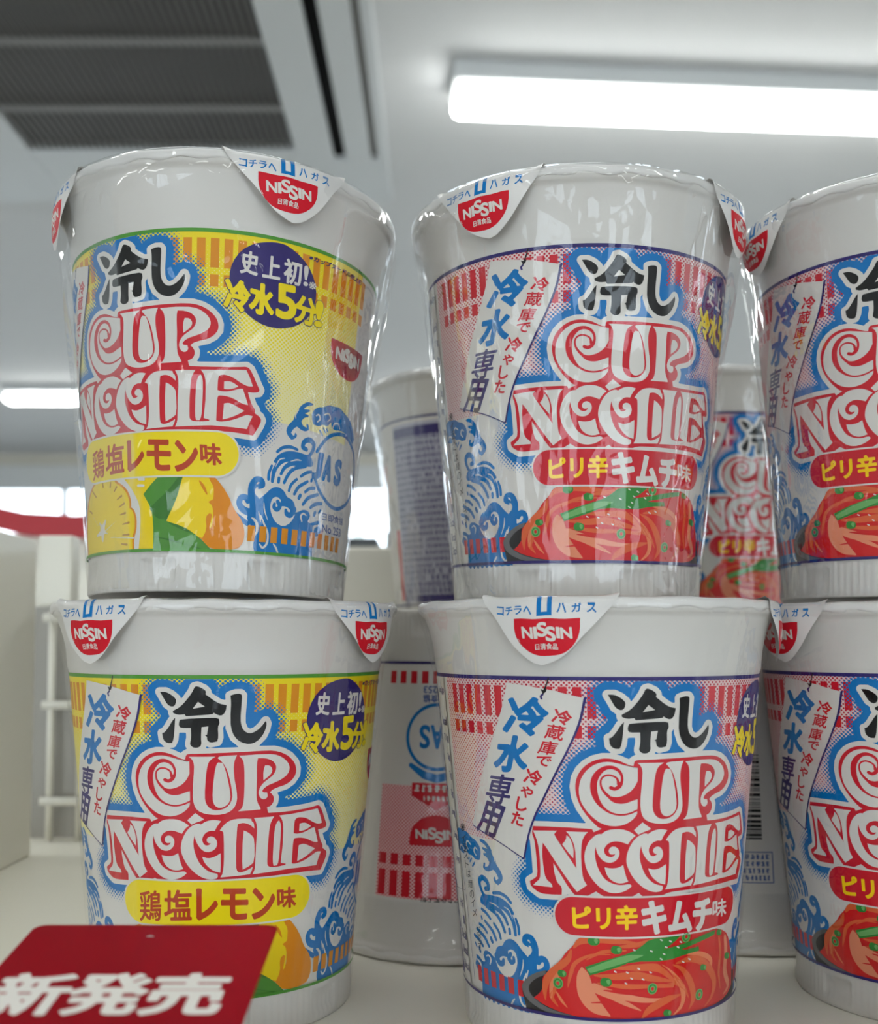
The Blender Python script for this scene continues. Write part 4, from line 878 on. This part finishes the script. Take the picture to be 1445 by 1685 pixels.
# street outside the back windows
o = box('pavement', (-14, 14, 7.6, 34, -.1, -.02), mat('pavement_grey', srgb(150, 150, 148), .8)); struct(o)
bld = empty('building', (-1.25, 18, 0))
box('wall', (-1.3, 1.0, 0, 4, 0, 1.9), mat('building_grey', srgb(118, 124, 124), .8), bld)
box('tower', (-.42, .02, .3, .8, 1.9, 2.95), mat('tower_pale', srgb(190, 196, 188), .8), bld)
bm = bmesh.new(); bmesh.ops.create_cone(bm, cap_ends=True, segments=4, radius1=.24, radius2=.01, depth=.9, matrix=Matrix.Translation((-.2, .55, 3.4)) @ Matrix.Rotation(math.pi / 4, 4, 'Z'))
link('spire', to_mesh('spire', bm, mat('spire_pale', srgb(200, 205, 198), .8)), bld)
tag(bld, 'pale blurred building with a slim tower seen outside through the middle window', 'building')
# ceiling lights: rows of tubes across the shop
def lamp_meshes(Lx=1.27):
    bm = bmesh.new()
    add_box(bm, 0, Lx, -.075, .055, -.045, 0, .006); h = to_mesh('housing', bm, M_ac)
    bm = bmesh.new(); add_box(bm, .004, Lx - .004, -.052, .052, -.085, -.046, .018); d = to_mesh('diffuser', bm, M_tube, True)
    return h, d
LH, LD = lamp_meshes()
def ceiling_light(x, y, rz, label):
    e = empty('ceiling_light', (x, y, ZC), (0, 0, rz)); link('housing', LH, e); link('diffuser', LD, e)
    tag(e, label, 'ceiling light', 'tube lights on the shop ceiling')
ceiling_light(.03, 2.40, .07, 'nearest and brightest tube light, on the ceiling above the kimchi cups')
ceiling_light(-2.28, 5.40, 0, 'distant white tube light at the left edge, beside the lemon cup')
ceiling_light(-.30, 5.47, 0, 'distant white tube light seen in the gap between the two upper front stacks')
ceiling_light(1.60, 5.47, 0, 'distant white tube light behind the right-hand side of the upper kimchi cup')
for x in (-3.4, 1.75, 3.2): ceiling_light(x, 2.4, .07 if x > 0 else 0, 'white tube light on the ceiling beside the frame, level with the nearest tube')
for y in (-1.9, -3.7):
    for x in (-2.4, -.55, 1.35): ceiling_light(x, y, 0, 'white tube light on the ceiling behind the viewer')

ceiling_light(-1.0, .50, 0, 'tube light added out of view to brighten the shelf top')  # extra lamp added out of view to brighten shelf top and side panel
# ceiling air conditioner
ac = empty('air_conditioner', (-.72, 2.45, ZC)); D_ = .58
bm = bmesh.new()
gx0, gx1, gy0, gy1 = -.375, .335, -.62, .262
for q in ((-D_, gx0, -D_ - .3, D_), (gx1, .435, -D_ - .3, D_), (gx0, gx1, gy1, D_), (gx0, gx1, -D_ - .3, gy0)): add_box(bm, q[0], q[1], q[2], q[3], -.035, 0, .003)
add_box(bm, .468, .535, -D_ - .3, .31, -.035, 0, .003); add_box(bm, .435, .58, .31, D_, -.035, 0, .003); add_box(bm, .555, .58, -D_ - .3, .31, -.035, 0, .003)
link('frame', to_mesh('frame', bm, M_ac), ac)
bm = bmesh.new(); k = gx0 + .009
while k < gx1:
    add_box(bm, k - .0034, k + .0034, gy0, gy1, -.026, -.018); k += .0180
link('grille', to_mesh('grille', bm, M_slat), ac)
for y in (-.24, .045): box('crossbar', (gx0, gx1, y - .012, y + .012, -.033, -.024), M_slat, ac)
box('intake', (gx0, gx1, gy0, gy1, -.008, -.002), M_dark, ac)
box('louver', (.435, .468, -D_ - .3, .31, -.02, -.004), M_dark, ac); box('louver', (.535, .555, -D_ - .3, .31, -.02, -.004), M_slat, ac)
tag(ac, 'white ceiling air conditioner with dark slatted grille at the upper left', 'air conditioner')
o = box('ceiling_hatch', (-1.12, -.86, 3.12, 3.2, ZC - .012, ZC), mat('hatch_tan', srgb(150, 138, 120), .6)); tag(o, 'narrow tan strip on the ceiling just beyond the air conditioner', 'hatch')

# ---------------------------------------------------------------- the shelf
SZ = SHELF_Z
sh = empty('store_shelf', (0, 0, SZ))
box('board', (-.26, .62, .236, .552, -.028, 0), M_white, sh, .0015)
bk = empty('back_panel', (0, 0, SZ)); box('panel', (-.26, .62, .536, .55, 0, .118), mat('panel_grey', srgb(172, 168, 160), .6), bk)
box('rail', (-.181, .62, .536, .552, .1185, .149), M_beige, bk, .002)
tag(box('side_panel', (-.199, -.191, .236, .492, SZ + .0002, SZ + .148), M_white, None, .001), 'white end panel at the left end of the shelf', 'panel')
box('upright', (-.2076, -.190, .536, .548, .1185, .155), M_white, bk, .001)
tag(bk, 'low grey back panel with a beige top rail closing the rear of the shelf', 'panel')
box('base', (-.25, .61, .25, .53, -SZ, -.028), M_beige, sh)
box('price_rail', (-.26, .62, .226, .235, -.04, -.003), mat('rail_white', srgb(216, 214, 208), .3), sh, .001)
tag(sh, 'white enamelled shop shelf holding the stacked noodle cups', 'shelf')
wd = empty('wire_divider', (0, .526, SZ))
for z in (.020, .068, .112):
    bm = bmesh.new(); add_tube(bm, (-.2, 0, z), (.60, 0, z), .0022); link('wire', to_mesh('wire', bm, M_white, True), wd)
for x in (-.197, -.182, -.10, .0, .1, .2, .3, .4, .5, .6):
    bm = bmesh.new(); add_tube(bm, (x, .004, 0), (x, .004, .116), .0019); link('post', to_mesh('post', bm, M_white, True), wd)
tag(wd, 'white wire divider standing along the back of the shelf', 'divider')
# red card on its clip, clear price holders
def acrylic(name):
    m = bpy.data.materials.new(name); m.use_nodes = True; b = m.node_tree.nodes['Principled BSDF']
    b.inputs['Base Color'].default_value = (.86, .82, .78, 1); b.inputs['Roughness'].default_value = .12; b.inputs['Transmission Weight'].default_value = .55; b.inputs['IOR'].default_value = 1.3
    return m
M_acr = acrylic('clear_plastic')
def holder(x0, x1, y, z1, label):
    h = empty('price_holder', ((x0 + x1) / 2, y, SZ)); w = (x1 - x0) / 2; bm = bmesh.new(); r = .004
    pr = [(-w, -.036), (w, -.036)] + [(w - r + r * math.cos(a), z1 - r + r * math.sin(a)) for a in np.linspace(0, math.pi / 2, 6)] + [(-w + r - r * math.sin(a), z1 - r + r * math.cos(a)) for a in np.linspace(0, math.pi / 2, 6)]
    vs = [bm.verts.new((x, 0, z)) for x, z in pr]; bm.faces.new(vs)
    bmesh.ops.solidify(bm, geom=bm.faces[:], thickness=.0016)
    link('sleeve', to_mesh('sleeve', bm, M_acr), h)
    tag(h, label, 'price holder'); return h
holder(-.082, -.0318, .2215, .0185, 'clear plastic price holder on the shelf edge under the red card')
holder(.0885, .150, .2215, .0192, 'clear plastic price holder at the lower right corner of the photo')
ty = math.atan(.15)
card = empty('promo_card', (-.0538, .2020, CAM_Z - .0537), (ty, 0, 0))
bm = bmesh.new(); W_, H_, r = .0232, .066, .0022
pr = [(W_ - r + r * math.cos(a), -r + r * math.sin(a)) for a in np.linspace(0, math.pi / 2, 6)] + [(-W_ + r - r * math.sin(a), -r + r * math.cos(a)) for a in np.linspace(0, math.pi / 2, 6)] + [(-W_, -H_), (W_, -H_)]
bm.faces.new([bm.verts.new((x, y, 0)) for x, y in pr]); bmesh.ops.solidify(bm, geom=bm.faces[:], thickness=.0005)
art = Art()
for ch, x in zip('新発売', (-.0200, -.0070, .0060)): art.text(ch, [(x * 1000, -20.5), (x * 1000 + 12.2, -20.5), (x * 1000, -34.0)], 1, 'W', .035)
zt = max(v.co.z for v in bm.verts)
vs = [bm.verts.new((u / 1000, v / 1000, zt + .00008)) for u, v, k in art.v]
for f in art.f:
    q = bm.faces.new([vs[i] for i in f]); q.material_index = 1
link('card', to_mesh('card', bm, [M_red, M_cardw]), card)
bm = bmesh.new(); add_tube(bm, (0, -.006, -.0006), (0, .0185, -.026), .0012); add_tube(bm, (0, -.02, -.0012), (0, -.004, -.0010), .0009)
link('clip', to_mesh('clip', bm, M_acr), card)
tag(card, 'red promotional card with white lettering jutting out at the lower left', 'card')
# things beyond the shelf
sg = empty('display_sign', (-.43, 1.1, CAM_Z)); bm = bmesh.new(); P_ = [(-.17, .150), (-.06, .150), (-.01, .139), (.045, .136), (.075, .138)]
for (xa, za), (xb, zb) in zip(P_, P_[1:]):
    g = bmesh.ops.create_cube(bm, size=1)['verts']
    for v in g: v.co = Vector(((xa if v.co.x < 0 else xb), v.co.y * .012, (za if v.co.x < 0 else zb) + (0 if v.co.z > 0 else -.024)))
link('header', to_mesh('header', bm, M_redsign), sg)
box('stand', (-.10, .06, .012, .05, -CAM_Z, .118), M_white, sg)
tag(sg, 'white display stand with a red header at the left edge beyond the shelf', 'display')
ga = empty('far_shelf', (0, 2.0, 0)); zt = CAM_Z + .165
box('cabinet', (-2.6, 2.4, 0, .45, 0, zt), mat('cabinet_grey', srgb(150, 152, 152), .6), ga)
box('top', (-2.62, 2.42, -.01, .46, zt, zt + .02), M_beige, ga)
tag(ga, 'grey waist-high shop cabinet in the next aisle behind the shelf', 'cabinet')
for k in range(9):
    x = -.62 + k * .17
    b = box('carton', (x, x + .155, 2.1, 2.3, zt + .02, zt + .052 + .012 * (k % 2)), M_grey, None, .003)
    tag(b, 'dark grey carton in the row on the far cabinet top', 'carton', 'dark cartons on the far cabinet')

# ---------------------------------------------------------------- the noodle cups
def cup(loc, label, me_label, turn, tabs, film, tilt=(0, 0), flip=False, lid=0, group=None):
    root = empty('instant_noodle_cup', (loc[0], loc[1], SZ + loc[2] + .0015))
    root.rotation_euler = (tilt[1], tilt[0] + (math.pi if flip else 0), 0)
    if flip: root.location.z += CUP_H / 1000 - .0012
    link('cup_body', ME_body, root).rotation_euler.z = turn
    link('label_sleeve', me_label, root).rotation_euler.z = turn
    l = link('lid', ME_lid[lid], root); l.rotation_euler.z = turn
    for i, (a, k) in enumerate(tabs):
        t = link('pull_tab', ME_tab[k], l); t.rotation_euler.z = math.radians(a) - turn
    f = link('shrink_film', ME_film[film], root); f['label'] = 'clear wrinkled shrink film'; f.rotation_euler.z = turn * 1.7
    tag(root, label, 'noodle cup', group)
    return root
C0 = 8.6 / 39.0                      # sleeve centre relative to the front cup's axis
def rot(off): return off + C0
U_ = .1108
G_ = 'noodle cups stacked on the shelf'
cup((-.0605, .2992, 0), 'lower yellow-labelled lemon noodle cup, standing on the shelf behind the red card', ME_lem, rot(-.115), [(-33.2, 0), (62.2, 1)], 'tight', lid=0, group=G_)
cup((-.0629, .2959, U_), 'upper yellow-labelled lemon noodle cup, stacked on the other lemon cup', ME_lem, rot(-.590), [(28.9, 1), (-61.9, 2)], 'loose', (.014, -.0337), lid=1, group=G_)
cup((.0427, .2856, 0), 'lower kimchi noodle cup in the middle, nearest cup standing on the shelf', ME_kim, rot(0), [(-21.7, 0), (73, 1)], 'tight', lid=1, group=G_)
cup((.0399, .3048, U_), 'upper kimchi noodle cup in the middle, stacked on the nearest cup', ME_kim, rot(-.008), [(-36.8, 1), (59.6, 2)], 'mid', (.003, .0300), lid=0, group=G_)
cup((.1397, .3040, 0), 'lower kimchi noodle cup at the right edge, standing on the shelf', ME_kim, rot(-.672), [(-70.9, 1), (24, 0)], 'tight', lid=0, group=G_)
cup((.1375, .3045, U_), 'upper kimchi noodle cup at the right edge, topmost of the right-hand stack', ME_kim, rot(-.716), [(-81.2, 1), (14, 0)], 'mid', (.0233, -.002), lid=1, group=G_)
cup((.006, .372, 0), 'upside-down noodle cup with red bars, behind the gap between lemon and middle stacks', ME_reg, .17, [(150, 0)], 'tight', flip=True, group=G_)
cup((.1050, .3815, 0), 'upside-down noodle cup with a barcode, behind the gap between middle and right stacks', ME_reg, -.86, [(170, 0)], 'tight', flip=True, group=G_)
cup((.016, .475, 0), 'rear lower noodle cup hidden behind the upside-down cup with red bars', ME_kim, rot(2.4), [(120, 0)], 'tight', group=G_).scale.z = .955
cup((.016, .475, U_ - .0055), 'blurred upper rear noodle cup turned to show its navy fine print', ME_kim, rot(1.66), [(130, 0)], 'mid', group=G_)
cup((.126, .475, 0), 'rear lower noodle cup hidden behind the upside-down cup with a barcode', ME_kim, rot(.2), [(120, 0)], 'tight', group=G_).scale.z = .955
cup((.126, .475, U_ - .0055), 'blurred upper rear kimchi noodle cup seen between the middle and right stacks', ME_kim, rot(.10), [(140, 0)], 'mid', group=G_)
